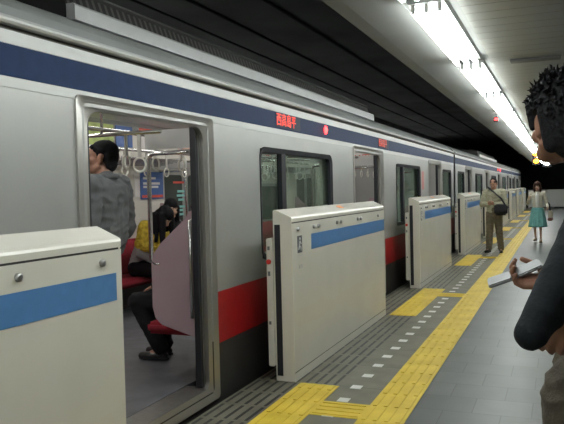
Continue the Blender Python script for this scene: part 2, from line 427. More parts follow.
# signal lamps
def lamp(name, label, loc, r, m, drop):
    t = thing(name, label, 'signal lamp', loc)
    bm = bmesh.new(); box(bm, -r * 1.3, r * 1.3, 0.0, 0.12, -r * 1.3, r * 1.3); tube(bm, [(0, 0.05, r), (0, 0.05, drop)], 0.012, 6); obj('housing', bm, M['black'], t)
    bm = bmesh.new(); bmesh.ops.create_uvsphere(bm, u_segments=14, v_segments=8, radius=r); bmesh.ops.scale(bm, vec=(1, 0.6, 0.8), verts=bm.verts[:])
    obj('lens', bm, m, t, True)
lamp('signal_lamp', 'small red lamp under the ceiling edge beside the row of lights', (-1.07, 13.2, 2.70), 0.032, M['lamp_red'], 0.105)
lamp('signal_lamp', 'upper orange lamp glowing at the far end of the light row', (-0.87, 28.395, 2.67), 0.095, M['lamp_orange'], 0.135)
lamp('signal_lamp', 'lower orange lamp glowing in the dark beyond the light row', (-1.0, 33.65, 2.56), 0.125, M['lamp_orange'], 0.245)
lamp('signal_lamp', 'white lamp in the dark tunnel next to the black-haired man\'s neck', (-0.63, 38.93, 2.63), 0.17, M['lamp_white'], 0.18)

# end barrier of the platform
t = thing('platform_end_barrier', 'low pale barrier closing the far end of the platform', 'barrier', (0, 46.0, 0))
bm = bmesh.new(); box(bm, -1.85, 2.5, -0.04, 0.04, 0.08, 1.12); obj('panel', bm, M['barrier'], t)
for x in (-1.82, -0.4, 1.0, 2.4):
    bm = bmesh.new(); box(bm, x - 0.04, x + 0.04, 0.04, 0.12, 0.0, 1.12); obj('post', bm, M['steel_frame'], t)
bm = bmesh.new(); box(bm, -1.87, 2.52, -0.06, 0.06, 1.12, 1.16); obj('top_rail', bm, M['steel_light'], t)

# ------------------------------------------------------------------ platform gates
def make_gate(L, detail, label, y, band):
    t = thing('platform_gate', label, 'platform screen gate', (-2.0, y, 0), 0, 'half-height platform gates along the platform edge')
    xf, xb = 0.08, -0.08
    bm = bmesh.new()
    prof = [(xf, 0.0), (xf, 0.065), (xf - 0.006, 0.066), (xf - 0.006, 0.074), (xf, 0.075), (xf, 1.234), (xf - 0.008, 1.235), (xf - 0.008, 1.243), (xf, 1.244), (xf, 1.272), (xf - 0.006, 1.283), (xf - 0.018, 1.292),
            (xb + 0.03, 1.342), (xb + 0.012, 1.341), (xb, 1.33), (xb, 0.0)]
    prism_y(bm, prof, 0, L)
    eds = [e for e in bm.edges if abs(e.verts[0].co.y - e.verts[1].co.y) < 1e-6 and e.calc_length() > 0.02]
    bmesh.ops.bevel(bm, geom=eds, offset=0.007, segments=2, profile=0.5, affect='EDGES')
    obj('body', bm, M['gate'], t)
    for z0, z1 in ((0.0655, 0.0745), (1.2345, 1.2435)):
        bm = bmesh.new(); box(bm, xf - 0.009, xf - 0.0045, 0.02, L - 0.02, z0, z1); obj('panel_joint', bm, M['groove'], t)
    bm = bmesh.new(); box(bm, xf - 0.001, xf + 0.002, band[0], band[1], 1.0, 1.128); obj('blue_stripe', bm, M['blue'], t)
    # door-leaf slot in both ends
    for s, yy in ((0, -0.002), (1, L + 0.002)):
        bm = bmesh.new(); box(bm, -0.064, -0.018, min(yy, yy - 0.004 * (1 if s == 0 else -1)), max(yy, yy - 0.004 * (1 if s == 0 else -1)) + 0.012 * (1 if s == 0 else 0) - (0.012 if s else 0) * 0, 0.045, 1.227)
        obj('door_slot', bm, M['black'], t)
    # locks
    for yy in detail:
        bm = bmesh.new(); tube(bm, [(xf - 0.002, yy, 1.184), (xf + 0.012, yy, 1.184), (xf + 0.018, yy, 1.184)], [0.0175, 0.0165, 0.011], 16); obj('lock', bm, M['lock'], t)
    # service post at the near end, track side
    p = bmesh.new(); box(p, -0.128, -0.0805, -0.03, 0.09, 0.12, 1.12); bmesh.ops.bevel(p, geom=p.edges[:], offset=0.006, segments=2, affect='EDGES')
    pp = obj('service_post', p, M['gate_post'], t)
    bm = bmesh.new(); tube(bm, [(-0.105, -0.029, 0.94), (-0.105, -0.044, 0.94), (-0.105, -0.05, 0.94)], [0.02, 0.02, 0.014], 14); obj('emergency_button', bm, M['red_btn'], pp)
    for z0, z1 in ((1.03, 1.06), (0.83, 0.865), (0.45, 0.475)):
        bm = bmesh.new(); box(bm, -0.115, -0.096, -0.034, -0.029, z0, z1); obj('cover_plate', bm, M['sign_grey'], pp)
    bm = bmesh.new(); R = Matrix.Rotation(math.atan2(0.05, 0.11), 4, 'Y'); box(bm, -0.025, 0.025, -0.06, 0.06, 0, 0.003)
    bmesh.ops.transform(bm, matrix=Matrix.Translation((0.005, L * 0.5, 1.318)) @ R, verts=bm.verts[:])
    obj('sticker', bm, M['orange'], t)['label'] = 'small orange sticker on the lid'
    return t
def add_pictogram(t):
    bm = bmesh.new(); box(bm, 0.079, 0.083, 0.115, 0.215, 0.995, 1.13); s = obj('pictogram_sign', bm, M['sign_grey'], t); s['label'] = 'grey sign with a white figure'
    bm = bmesh.new()
    tube(bm, [(0.083, 0.165, 1.107), (0.085, 0.165, 1.107)], 0.011, 10)
    for a, b in (((0.165, 1.09), (0.15, 1.05)), ((0.15, 1.05), (0.178, 1.04)), ((0.178, 1.04), (0.183, 1.012)), ((0.16, 1.075), (0.19, 1.068)), ((0.13, 1.02), (0.15, 1.05))):
        tube(bm, [(0.0835, a[0], a[1]), (0.0835, b[0], b[1])], 0.0055, 6)
    obj('figure', bm, M['white'], s)
    for a in ((0.115, 0.24, 0.972, 0.977), (0.15, 0.165, 0.87, 0.9), (0.2, 0.215, 0.87, 0.9), (0.115, 0.25, 0.78, 0.784)):
        bm = bmesh.new(); box(bm, 0.079, 0.0815, *a); obj('notice', bm, M['lock'], t)
labs = {0: 'white half-height platform gate behind the viewpoint, out of the picture', 1: 'white platform gate at lower left, nearest, cut by the left edge',
        2: 'white platform gate in the middle of the picture with grey pictogram sign', 3: 'white platform gate next beyond the middle one, blue stripe reaching its far end',
        4: 'white platform gate behind the man in the beige jacket', 5: 'white platform gate just beyond the beige-jacketed man, near the woman',
        6: 'small distant white platform gate, second beyond the beige-jacketed man', 7: 'very small distant white gate, third beyond the beige-jacketed man', 8: 'tiny white gate, last but one before the end barrier', 9: 'tiny white gate, farthest, beside the end barrier'}
for i, (y, L) in enumerate(zip(GATE_START, GATE_LEN)):
    if i == 0: continue
    if i == 9: L = 3.0
    band = (0.3, L - 0.05) if i == 1 else (0.44, L - 0.02)
    det = [2.47, 2.99] if i == 1 else [0.12, 0.5, 0.62, 1.15, 1.27, 1.85, 1.97, 2.7]
    det = [d for d in det if d < L]
    if i == 1: det = [0.4, 0.9, 1.6] + det
    g = make_gate(L, det, labs[i], y, band)
    if i >= 2: add_pictogram(g)

# ------------------------------------------------------------------ train
XS = -2.32           # outer side plane
XFAR = -5.14         # outer plane of the far side
DOOR = 0.645         # half opening
def hand_ring(bm, c, r, axis='x'):
    pts = []
    for k in range(13):
        a = 2 * PI * k / 12
        pts.append((c[0], c[1] + r * math.cos(a), c[2] + r * math.sin(a)) if axis == 'x' else (c[0] + r * math.cos(a), c[1], c[2] + r * math.sin(a)))
    tube(bm, pts, 0.008, 6, caps=False)

def make_car(yc, length, doors, label, interior, covers, lampy):
    """yc: centre; doors / windows in world Y"""
    t = thing('train_car', label, 'train car', (-3.73, yc, 0), 0, 'cars of the silver train')
    T = Matrix.Translation((3.73, -yc, 0))
    def add(name, bm, m, smooth=False, parent=None):
        bmesh.ops.transform(bm, matrix=T, verts=bm.verts[:]); return obj(name, bm, m, parent or t, smooth)
    ya, yb = yc - length / 2, yc + length / 2
    doors = [d for d in doors]
    wins = []
    for a, b in zip(doors, doors[1:]): wins.append(((a + b) / 2 - 0.97, (a + b) / 2 + 0.97))
    if doors[0] - ya > 2.2: wins.insert(0, (ya + 0.45, doors[0] - 0.95))
    if yb - doors[-1] > 2.2: wins.append((doors[-1] + 0.95, yb - 0.45))
    dh = [(d - DOOR - 0.04, d + DOOR + 0.04, 0.06, 1.96) for d in doors]
    wh = [(a, b, 0.92, 1.85) for a, b in wins]
    # side panels: upper steel, red band, skirt
    add('side_panel', wall_holes(ya, yb, 0.42, 2.25, dh + wh, XS, XS - 0.04), M['steel'])
    add('skirt_panel', wall_holes(ya, yb, -0.45, 0.419, dh, XS - 0.001, XS - 0.04), M['steel_shaded'])
    bm = bmesh.new()
    eds = [ya] + [v for d in doors for v in (d - DOOR - 0.13, d + DOOR + 0.13)] + [yb]
    for a, b in zip(eds[::2], eds[1::2]): box(bm, XS - 0.002, XS + 0.003, a, b, 0.39, 0.765)
    add('red_stripe', bm, M['red'])
    bm = bmesh.new(); box(bm, XS - 0.002, XS + 0.003, ya, yb, 2.04, 2.187); add('navy_stripe', bm, M['navy'])
    bm = bmesh.new(); box(bm, XS - 0.002, XS + 0.004, ya, yb, 2.19, 2.25); add('cantrail', bm, M['steel_light'])
    bm = bmesh.new(); box(bm, XS - 0.002, XS + 0.004, ya, yb, 1.99, 2.037); add('waist_trim', bm, M['steel_light'])
    add('far_side_panel', wall_holes(ya, yb, -0.45, 2.25, [(a, b, 0.92, 1.62) for a, b in wins] + [(d - DOOR, d + DOOR, 0.06, 1.96) for d in doors], XFAR, XFAR + 0.09), M['in_wall'])
    # roof: dark groove, bright cornice, curve, flat top
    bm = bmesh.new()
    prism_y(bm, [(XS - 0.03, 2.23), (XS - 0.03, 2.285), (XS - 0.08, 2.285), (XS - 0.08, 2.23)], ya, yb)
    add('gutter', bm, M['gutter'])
    bm = bmesh.new()
    prism_y(bm, [(XS + 0.01, 2.28), (XS + 0.022, 2.29), (XS + 0.022, 2.30), (XS + 0.004, 2.318), (XS - 0.03, 2.33), (XS - 0.05, 2.30), (XS - 0.03, 2.28)], ya, yb)
    add('cornice', bm, M['steel_light'])
    top = [(-2.345, 2.325), (-2.39, 2.385), (-2.46, 2.44), (-2.56, 2.49), (-2.75, 2.54), (-3.1, 2.585), (-3.73, 2.61)]
    outer = [(-2.345, 2.284)] + top + [(-7.46 - x, z) for x, z in top[::-1][1:]] + [(-5.115, 2.24)]
    prof = outer + [(-3.73 + (x + 3.73) * 0.965, z - 0.035) for x, z in outer[::-1]]
    bm = bmesh.new(); prism_y(bm, prof, ya, yb); add('roof', bm, M['roof'])
    for a, b in covers:
        bm = bmesh.new(); prism_y(bm, [(-2.50, 2.475), (-2.50, 2.555), (-2.512, 2.568), (-2.56, 2.568), (-2.56, 2.475)], a, b)
        add('roof_fairing', bm, M['cover'])
        bm = bmesh.new(); prism_y(bm, [(-2.562, 2.48), (-2.562, 2.565), (-2.60, 2.672), (-2.80, 2.72), (-4.66, 2.72), (-4.9, 2.585), (-4.9, 2.48)], a, b); add('cooling_unit', bm, M['louvre_grille'])
        bm = bmesh.new(); prism_y(bm, [(-2.60, 2.66), (-2.575, 2.672), (-2.585, 2.69), (-2.80, 2.745), (-2.84, 2.71)], a, b); add('top_rail', bm, M['louvre'])
    # door frames, sills, leaves
    for d in doors:
        bm = bmesh.new()
        ring(bm, rrect(d - DOOR - 0.115, d + DOOR + 0.115, 0.0, 2.015, 0.03, 6), rrect(d - DOOR, d + DOOR, 0.095, 1.945, 0.10, 6, 0.05), XS + 0.012, XS - 0.045, XS - 0.012)
        add('door_frame', bm, M['steel_frame'])
        bm = bmesh.new(); box(bm, XS - 0.20, XS - 0.012, d - DOOR, d + DOOR, 0.03, 0.096); add('door_sill', bm, M['sill'])
        for s in (-1, 1):
            lf = bmesh.new(); y = d + s * (DOOR - 0.022)
            box(lf, XS - 0.085, XS - 0.05, min(y, y + s * 0.5), max(y, y + s * 0.5), 0.11, 1.95)
            leaf = add('door_leaf', lf, M['dark_leaf'])
            rb = bmesh.new(); box(rb, XS - 0.09, XS - 0.046, min(y, y - s * 0.035), max(y, y - s * 0.035), 0.11, 1.95); add('rubber_edge', rb, M['black'], parent=leaf)
    # windows
    for a, b in wins:
        bm = bmesh.new()
        ring(bm, rrect(a - 0.015, b + 0.015, 0.905, 1.865, 0.1, 6), rrect(a + 0.035, b - 0.035, 0.95, 1.82, 0.07, 6), XS + 0.008, XS - 0.045, XS - 0.006)
        if b - a > 1.3:
            w = a + (b - a) * 0.275; box(bm, XS - 0.05, XS - 0.002, w - 0.05, w + 0.05, 0.95, 1.82)
        fr = add('window_frame', bm, M['black'])
        bm = bmesh.new(); plate(bm, rrect(a + 0.04, b - 0.04, 0.955, 1.815, 0.06, 4), XS - 0.04, XS - 0.034); add('pane', bm, M['glass'], parent=fr)
        bm = bmesh.new(); ring(bm, rrect(a - 0.01, b + 0.01, 0.91, 1.63, 0.05, 4), rrect(a + 0.04, b - 0.04, 0.96, 1.58, 0.04, 4), XFAR + 0.10, XFAR + 0.02); fr = add('window_frame', bm, M['dark_leaf'])
        bm = bmesh.new(); plate(bm, rrect(a + 0.03, b - 0.03, 0.95, 1.59, 0.03, 4), XFAR + 0.03, XFAR + 0.036); add('pane', bm, M['dark_glass'], parent=fr)
    # closed doors on the far side
    for d in doors:
        for s in (-1, 1):
            y0, y1 = min(d, d + s * DOOR), max(d, d + s * DOOR)
            bm = bmesh.new(); box(bm, XFAR + 0.005, XFAR + 0.05, y0, y1, 0.06, 1.96); leaf = add('closed_door', bm, M['dark_leaf'])
            bm = bmesh.new(); plate(bm, rrect(y0 + 0.09, y1 - 0.09, 0.85, 1.75, 0.05, 4), XFAR + 0.048, XFAR + 0.055); add('pane', bm, M['dark_glass'], parent=leaf)
    # floor, ceiling, ends
    bm = bmesh.new(); box(bm, XFAR + 0.09, XS - 0.20, ya, yb, 0.0, 0.10); add('car_floor', bm, M['in_floor'])
    bm = bmesh.new(); box(bm, -4.98, -2.50, ya + 0.07, yb - 0.07, 2.385, 2.40); add('car_ceiling', bm, M['in_ceil'])
    for y in (ya, yb - 0.06):
        bm = bmesh.new(); box(bm, XFAR + 0.001, XS - 0.002, y, y + 0.06, -0.4, 2.24); add('end_wall', bm, M['steel'])
    for y in (ya + 2.6, yb - 2.6) if length > 15 else (yc,):
        bm = bmesh.new()
        for wy in (-1.05, 1.05):
            for wx in (-3.22, -4.29):
                tube(bm, [(wx - 0.06, y + wy, -0.69), (wx + 0.06, y + wy, -0.69)], 0.41, 24)
            tube(bm, [(-4.35, y + wy, -0.69), (-3.15, y + wy, -0.69)], 0.07, 10)
        bw = bmesh.new(); box(bw, -4.55, -4.4, y - 1.5, y + 1.5, -0.75, -0.5); box(bw, -3.1, -2.95, y - 1.5, y + 1.5, -0.75, -0.5); box(bw, -4.4, -3.1, y - 0.2, y + 0.2, -0.7, -0.42)
        box(bw, -4.0, -3.5, y - 0.25, y + 0.25, -0.5, 0.0)
        bo = add('bogie_frame', bw, M['black']); add('wheels', bm, M['rail'], parent=bo)
    # interior light row
    for x in (-3.15, -4.2):
        bm = bmesh.new()
        y = ya + 0.5
        while y < yb - 1.2:
            box(bm, x - 0.03, x + 0.03, y, y + 1.15, 2.358, 2.386); y += 1.3
        add('lamp_row', bm, M['tube_in'])
    # side lamp and destination display
    if lampy:
        bm = bmesh.new(); bmesh.ops.create_uvsphere(bm, u_segments=14, v_segments=8, radius=1.0); bmesh.ops.scale(bm, vec=(0.022, 0.034, 0.045), verts=bm.verts[:]); bmesh.ops.translate(bm, vec=(XS + 0.006, lampy, 2.125), verts=bm.verts[:])
        add('side_lamp', bm, M['lamp_red'], True)
        y0 = lampy - 1.38
        bm = bmesh.new(); box(bm, XS - 0.002, XS + 0.006, y0, y0 + 0.61, 2.055, 2.182); dp = add('destination_display', bm, M['led_bg'])
        text_mesh('led_text', '西高島平', 0.122, M['led'], dp, T @ Matrix.Translation((XS + 0.007, y0 + 0.245, 2.118)) @ FACE_PX)
    return t, add
DOORS = [3.68 + 5.16 * k for k in (-1, 0, 1, 2)]
car1, add1 = make_car(6.26, 20.7, DOORS, 'silver train car with open door, nearest, passengers inside', True, [(3.18, 9.86)], 7.03)
CAR2 = [27.2 + o for o in (-7.74, -2.58, 2.58, 7.74)]
car2, add2 = make_car(27.2, 20.7, CAR2, 'second silver train car, beyond the narrow gap between cars', False, [(24.1, 30.8)], 30.2)
car3, add3 = make_car(42.25, 8.9, [40.2, 45.0], 'farthest silver train car, ending in the dark tunnel', False, [], None)
# a red notice sticker beside the third door, a display between doors two and three, dimmed for its grazing view
bm = bmesh.new(); plate(bm, rrect(12.55, 12.75, 1.45, 1.78, 0.02, 3), XS - 0.001, XS + 0.002); o = add1('sticker', bm, mat('pink_sticker', (0.62, 0.25, 0.22), 0.5)); o['label'] = 'pinkish notice sticker'
bm = bmesh.new(); box(bm, XS - 0.002, XS + 0.006, 9.35, 9.96, 2.055, 2.182); dp = add1('destination_display', bm, M['led_bg'])
text_mesh('led_text', '西高島平', 0.122, M['led_dim'], dp, Matrix.Translation((3.73, -6.26, 0)) @ Matrix.Translation((XS + 0.007, 9.6, 2.118)) @ FACE_PX)
# coupling bellows between the cars
for y, lab in ((16.73, 'dark rubber bellows in the gap between first and second car'), (37.67, 'dark rubber bellows in the gap between second and third car')):
    bm = bmesh.new()
    for k_ in range(3): box(bm, -4.5, -2.95, y - 0.12 + k_ * 0.08, y - 0.06 + k_ * 0.08, 0.0, 2.1)
    box(bm, -4.45, -3.0, y - 0.12, y + 0.12, 0.03, 2.07)
    tag(obj('gangway_bellows', bm, M['black']), lab, 'bellows')

# ---- car 1 interior
def pole(add, pts, r=0.017, name='grab_pole'):
    bm = bmesh.new(); tube(bm, pts, r, 12); return add(name, bm, M['chrome'], True)
def arc(c, r, a0, a1, n, u, w):
    return [V(c) + (V(u) * math.cos(a0 + (a1 - a0) * k / n) + V(w) * math.sin(a0 + (a1 - a0) * k / n)) * r for k in range(n + 1)]
def partition(add, y, xw, s):
    """seat-end screen: xw = wall x, s = +1 when it extends towards -x"""
    pts = [(0.0, 0.42), (0.0, 1.36), (0.06, 1.36), (0.10, 1.30), (0.31, 1.12), (0.375, 1.04), (0.395, 0.97), (0.395, 0.64), (0.375, 0.56), (0.32, 0.51)]
    bm = bmesh.new()
    A = [bm.verts.new((xw - s * x, y - 0.015, z)) for x, z in pts]; B = [bm.verts.new((xw - s * x, y + 0.015, z)) for x, z in pts]
    n = len(pts)
    for i in range(n): bm.faces.new((A[i], A[(i + 1) % n], B[(i + 1) % n], B[i]))
    bm.faces.new(A); bm.faces.new(B)
    bmesh.ops.recalc_face_normals(bm, faces=bm.faces[:])
    bmesh.ops.bevel(bm, geom=bm.edges[:], offset=0.005, segments=2, affect='EDGES')
    return add('seat_partition', bm, M['pink'])
XI, XJ = XS - 0.10, XFAR + 0.09     # inner wall planes
# white inner lining on platform side between doors
for a, b in zip(DOORS, DOORS[1:]):
    add1('lining', wall_holes(a + DOOR + 0.13, b - DOOR - 0.13, 0.1, 2.24, [((a + b) / 2 - 0.94, (a + b) / 2 + 0.94, 0.95, 1.82)], XI - 0.03, XI), M['in_wall'])
for a, b in zip(DOORS, DOORS[1:]):
    ya, yb = a + DOOR + 0.10, b - DOOR - 0.10
    for xw, s in ((XI - 0.032, 1), (XJ, -1)):
        bm = bmesh.new()
        x0, x1 = sorted((xw, xw - s * 0.5))
        box(bm, x0, x1, ya + 0.05, yb - 0.05, 0.42, 0.51); bmesh.ops.bevel(bm, geom=bm.edges[:], offset=0.025, segments=3, affect='EDGES')
        add1('bench_seat', bm, M['seat_red'], True)
        bm = bmesh.new(); x0, x1 = sorted((xw, xw - s * 0.08)); box(bm, x0, x1, ya + 0.05, yb - 0.05, 0.511, 0.93); bmesh.ops.bevel(bm, geom=bm.edges[:], offset=0.02, segments=2, affect='EDGES')
        add1('bench_back', bm, M['seat_red'], True)
        bm = bmesh.new(); x0, x1 = sorted((xw - s * 0.0, xw - s * 0.13)); box(bm, x0, x1, ya + 0.3, yb - 0.3, 0.101, 0.418); add1('bench_base', bm, M['steel_shaded'])  # base coloured dark to stand for the shade under the bench
        # luggage rack of tubes with end plates
        bm = bmesh.new()
        for q in range(6):
            x = xw - s * (0.05 + 0.065 * q); tube(bm, [(x, ya + 0.06, 1.86 + 0.012 * q), (x, yb - 0.06, 1.86 + 0.012 * q)], 0.012, 8)
        add1('luggage_rack', bm, M['chrome'], True)
        for yy in (ya, yb):
            partition(add1, yy, xw, s)
            bm = bmesh.new(); x0, x1 = sorted((xw, xw - s * 0.42)); box(bm, x0, x1, yy - 0.012, yy + 0.012, 1.82, 1.96); add1('rack_end_plate', bm, M['in_ceil'])
            # bent stanchion: from the screen's top corner up and back into the wall
            xo = xw - s * 0.40
            pts = [(xo + s * 0.08, yy, 0.965), (xo + s * 0.03, yy, 0.965), (xo, yy, 1.0), (xo, yy, 1.74)] + [(xo + s * (0.05 - 0.05 * math.cos(q * PI / 8)), yy, 1.74 + 0.05 * math.sin(q * PI / 8)) for q in range(1, 5)] + [(xw, yy, 1.79)]
            pole(add1, pts)
            pole(add1, [(xw - s * 0.03, yy - 0.06 * (1 if yy == ya else -1), 0.58), (xw - s * 0.03, yy - 0.06 * (1 if yy == ya else -1), 1.29), (xw - s * 0.0, yy, 1.31)], 0.014, 'grab_handle')
# strap bars along the car and across the doorways, with ring straps
strap_n = 0
def strap(x, y, z, axis):
    bm = bmesh.new()
    if axis == 'x': box(bm, x - 0.006, x + 0.006, y - 0.014, y + 0.014, z - 0.17, z)
    else: box(bm, x - 0.014, x + 0.014, y - 0.006, y + 0.006, z - 0.17, z)
    st = add1('hanging_strap', bm, M['strap'])
    bm = bmesh.new(); hand_ring(bm, (x, y, z - 0.22), 0.052, axis); add1('strap_ring', bm, M['ring'], True, parent=st)
for x in (-3.12, -4.3):
    pole(add1, [(x, 2.0, 1.97), (x, 12.0, 1.97)], 0.015, 'strap_bar')
    for a, b in zip(DOORS[1:], DOORS[2:]):
        y = a + 0.85
        while y < b - 0.8:
            strap(x, y, 1.96, 'x'); y += 0.42
for d in DOORS[1:3]:
    for yy in (d - 0.35, d + 0.55):
        pole(add1, [(-2.62, yy, 1.93), (-4.85, yy, 1.93)], 0.015, 'strap_bar')
        for x in (-2.8, -3.5, -4.05): strap(x, yy, 1.92, 'y')
    for yy in (d - 0.35, d + 0.55):
        for x in (-3.12, -4.3): pole(add1, [(x, yy, 1.93), (x, yy, 2.39)], 0.012, 'bar_hanger')
# advert boards above the far windows and posters by the door
ads = [(4.55, 5.35, 'poster_white'), (5.45, 6.25, 'poster_green'), (6.3, 7.05, 'poster_green'), (7.1, 7.45, 'poster_blue'), (7.6, 8.3, 'poster_white'), (8.6, 9.05, 'poster_peach'), (9.8, 10.5, 'poster_white'), (10.6, 11.3, 'poster_peach'), (11.5, 12.2, 'poster_white')]
for a, b, m in ads:
    bm = bmesh.new(); box(bm, XJ + 0.012, XJ + 0.02, a, b, 2.08, 2.36); p = add1('advert_board', bm, M[m])
    if m == 'poster_white':
        bm = bmesh.new(); box(bm, XJ + 0.02, XJ + 0.023, a, b, 2.305, 2.36); add1('red_heading', bm, M['poster_red'], parent=p)
        text_mesh('price_text', '700円', 0.19, M['poster_red'], p, Matrix.Translation((3.73, -6.26, 0)) @ Matrix.Translation((XJ + 0.022, (a + b) / 2, 2.19)) @ FACE_PX)
for a, b in ((7.62, 8.16),):
    bm = bmesh.new(); box(bm, XJ + 0.0, XJ + 0.014, a, b, 1.42, 1.78); p = add1('poster', bm, M['poster_blue']); p['label'] = 'blue poster with white lettering'
    bm = bmesh.new()
    for z, w in ((1.70, 0.3), (1.63, 0.4), (1.585, 0.36)): box(bm, XJ + 0.014, XJ + 0.017, a + 0.05, a + 0.05 + w, z - 0.018, z + 0.012)
    add1('white_lettering', bm, M['white'], parent=p)
    bm = bmesh.new(); box(bm, XJ + 0.014, XJ + 0.017, a + 0.02, b - 0.02, 1.44, 1.475); add1('red_line', bm, M['poster_red'], parent=p)
bm = bmesh.new(); box(bm, XJ, XJ + 0.012, 7.48, 7.58, 1.45, 1.75); add1('notice', bm, M['poster_white'])
bm = bmesh.new()
for z, w in ((1.52, 0.2), (1.46, 0.24), (1.40, 0.16), (1.30, 0.36), (1.25, 0.1), (1.19, 0.12)): box(bm, XFAR + 0.056, XFAR + 0.059, 8.53 + (0.36 - w) / 2, 8.53 + (0.36 + w) / 2, z - 0.02, z + 0.012)
o = add1('door_sticker', bm, M['cyan_ink']); o['label'] = 'pale cyan lettering on the door glass'
bm = bmesh.new(); box(bm, XFAR + 0.056, XFAR + 0.059, 8.5, 8.86, 1.63, 1.66); add1('door_sticker', bm, M['poster_red'])
# hanging adverts across the aisle
for y in (9.9, 11.3, 13.5):
    bm = bmesh.new(); box(bm, -4.02, -3.45, y - 0.002, y + 0.002, 1.98 if y > 13 else 2.1, 2.385)
    p = add1('hanging_advert', bm, M['poster_peach' if y == 11.3 else 'poster_white'])
    bm = bmesh.new(); box(bm, -4.02, -3.45, y - 0.004, y + 0.004, 2.33, 2.385); add1('red_heading', bm, M['poster_red'], parent=p)
    if y > 13: text_mesh('price_text', '700円', 0.17, M['poster_red'], p, Matrix.Translation((3.73, -6.26, 0)) @ Matrix.Translation((-3.735, y - 0.004, 2.1)) @ FACE_NY)

# ------------------------------------------------------------------ people
def capsule(bm, a, b, ra, rb=None, n=14):
    rb = ra if rb is None else rb
    a, b = V(a), V(b); d = b - a
    t = d.normalized() if d.length > 1e-6 else V((0, 0, 1))
    u = t.orthogonal().normalized(); w = t.cross(u)
    rings = []
    for k in range(0, 5):
        th = -PI / 2 + PI / 2 * k / 4
        rings.append((a + t * ra * math.sin(th), ra * math.cos(th)))
    for k in range(0, 5):
        th = PI / 2 * k / 4
        rings.append((b + t * rb * math.sin(th), rb * math.cos(th)))
    R = []
    for c, r in rings:
        if r < 1e-5: R.append([bm.verts.new(c)])
        else: R.append([bm.verts.new(c + (u * math.cos(2 * PI * k / n) + w * math.sin(2 * PI * k / n)) * r) for k in range(n)])
    for A, B in zip(R, R[1:]):
        for k in range(n):
            j = (k + 1) % n
            if len(A) == 1: bm.faces.new((A[0], B[j], B[k]))
            elif len(B) == 1: bm.faces.new((A[k], A[j], B[0]))
            else: bm.faces.new((A[k], A[j], B[j], B[k]))
def ellip(bm, c, r, rot=None):
    m = Matrix.Translation(c)
    if rot is not None: m = m @ rot.to_4x4()
    m = m @ Matrix.Diagonal((r[0], r[1], r[2], 1))
    bmesh.ops.create_uvsphere(bm, u_segments=18, v_segments=12, radius=1.0, matrix=m)
def blob(name, bm, m, parent, voxel=0.008, smooth=3, wrinkle=0.0, wscale=0.12):
    me = bpy.data.meshes.new(name); bmesh.ops.recalc_face_normals(bm, faces=bm.faces[:]); bm.to_mesh(me); bm.free()
    o = bpy.data.objects.new(name, me); link(o)
    md = o.modifiers.new('r', 'REMESH'); md.mode = 'VOXEL'; md.voxel_size = voxel; md.use_smooth_shade = True
    if smooth:
        s = o.modifiers.new('s', 'SMOOTH'); s.factor = 0.5; s.iterations = smooth
    dg = bpy.context.evaluated_depsgraph_get(); dg.update()
    me2 = bpy.data.meshes.new_from_object(o.evaluated_get(dg), depsgraph=dg)
    o.modifiers.clear(); o.data = me2; bpy.data.meshes.remove(me); me2.name = name
    if wrinkle:
        off = V((random.uniform(0, 50), random.uniform(0, 50), random.uniform(0, 50)))
        me2.update()
        nn = [v.normal.copy() for v in me2.vertices]
        for v, n_ in zip(me2.vertices, nn):
            q = V((v.co.x, v.co.y, v.co.z * 1.7)) / wscale + off
            w = 1 - abs(noise.noise(q)) * 2.2
            v.co += n_ * (w * wrinkle - wrinkle * 0.3)
    for p in me2.polygons: p.use_smooth = True
    me2.materials.clear(); me2.materials.append(m)
    o.parent = parent
    return o

def frame(yaw, pitch=0.0, roll=0.0):
    """local axes: x right, y forward, z up"""
    return Matrix.Rotation(yaw, 3, 'Z') @ Matrix.Rotation(pitch, 3, 'X') @ Matrix.Rotation(roll, 3, 'Y')

def head_shapes(bm, c, R, s=1.0, female=False):
    P = lambda x, y, z: V(c) + R @ V((x * s, y * s, z * s))
    E = lambda p, r: ellip(bm, P(*p), [q * s for q in r], R)
    Cp = lambda a, b, ra, rb=None: capsule(bm, P(*a), P(*b), ra * s, (rb or ra) * s)
    E((0, -0.012, 0.032), (0.074, 0.096, 0.083)); E((0, 0.02, -0.025), (0.062, 0.072, 0.083))
    j = 0.024 if female else 0.03
    Cp((-0.03, 0.045, -0.082), (0.03, 0.045, -0.082), j, j); Cp((0, 0.05, -0.088), (0, 0.066, -0.097), 0.027, 0.02)
    Cp((-0.05, 0.0, -0.06), (-0.028, 0.05, -0.088), 0.024, 0.022); Cp((0.05, 0.0, -0.06), (0.028, 0.05, -0.088), 0.024, 0.022)
    Cp((0, 0.088, 0.004), (0, 0.106, -0.034), 0.008, 0.012); Cp((-0.012, 0.095, -0.038), (0.012, 0.095, -0.038), 0.009)
    Cp((-0.038, 0.074, 0.02), (0.038, 0.074, 0.02), 0.013)
    E((-0.04, 0.06, -0.03), (0.024, 0.022, 0.024)); E((0.04, 0.06, -0.03), (0.024, 0.022, 0.024))
    Cp((-0.018, 0.086, -0.064), (0.018, 0.086, -0.064), 0.008)
    for sx in (-1, 1):
        E((sx * 0.076, -0.008, -0.012), (0.009, 0.02, 0.033)); Cp((sx * 0.08, -0.018, 0.012), (sx * 0.078, -0.002, -0.04), 0.008, 0.007)
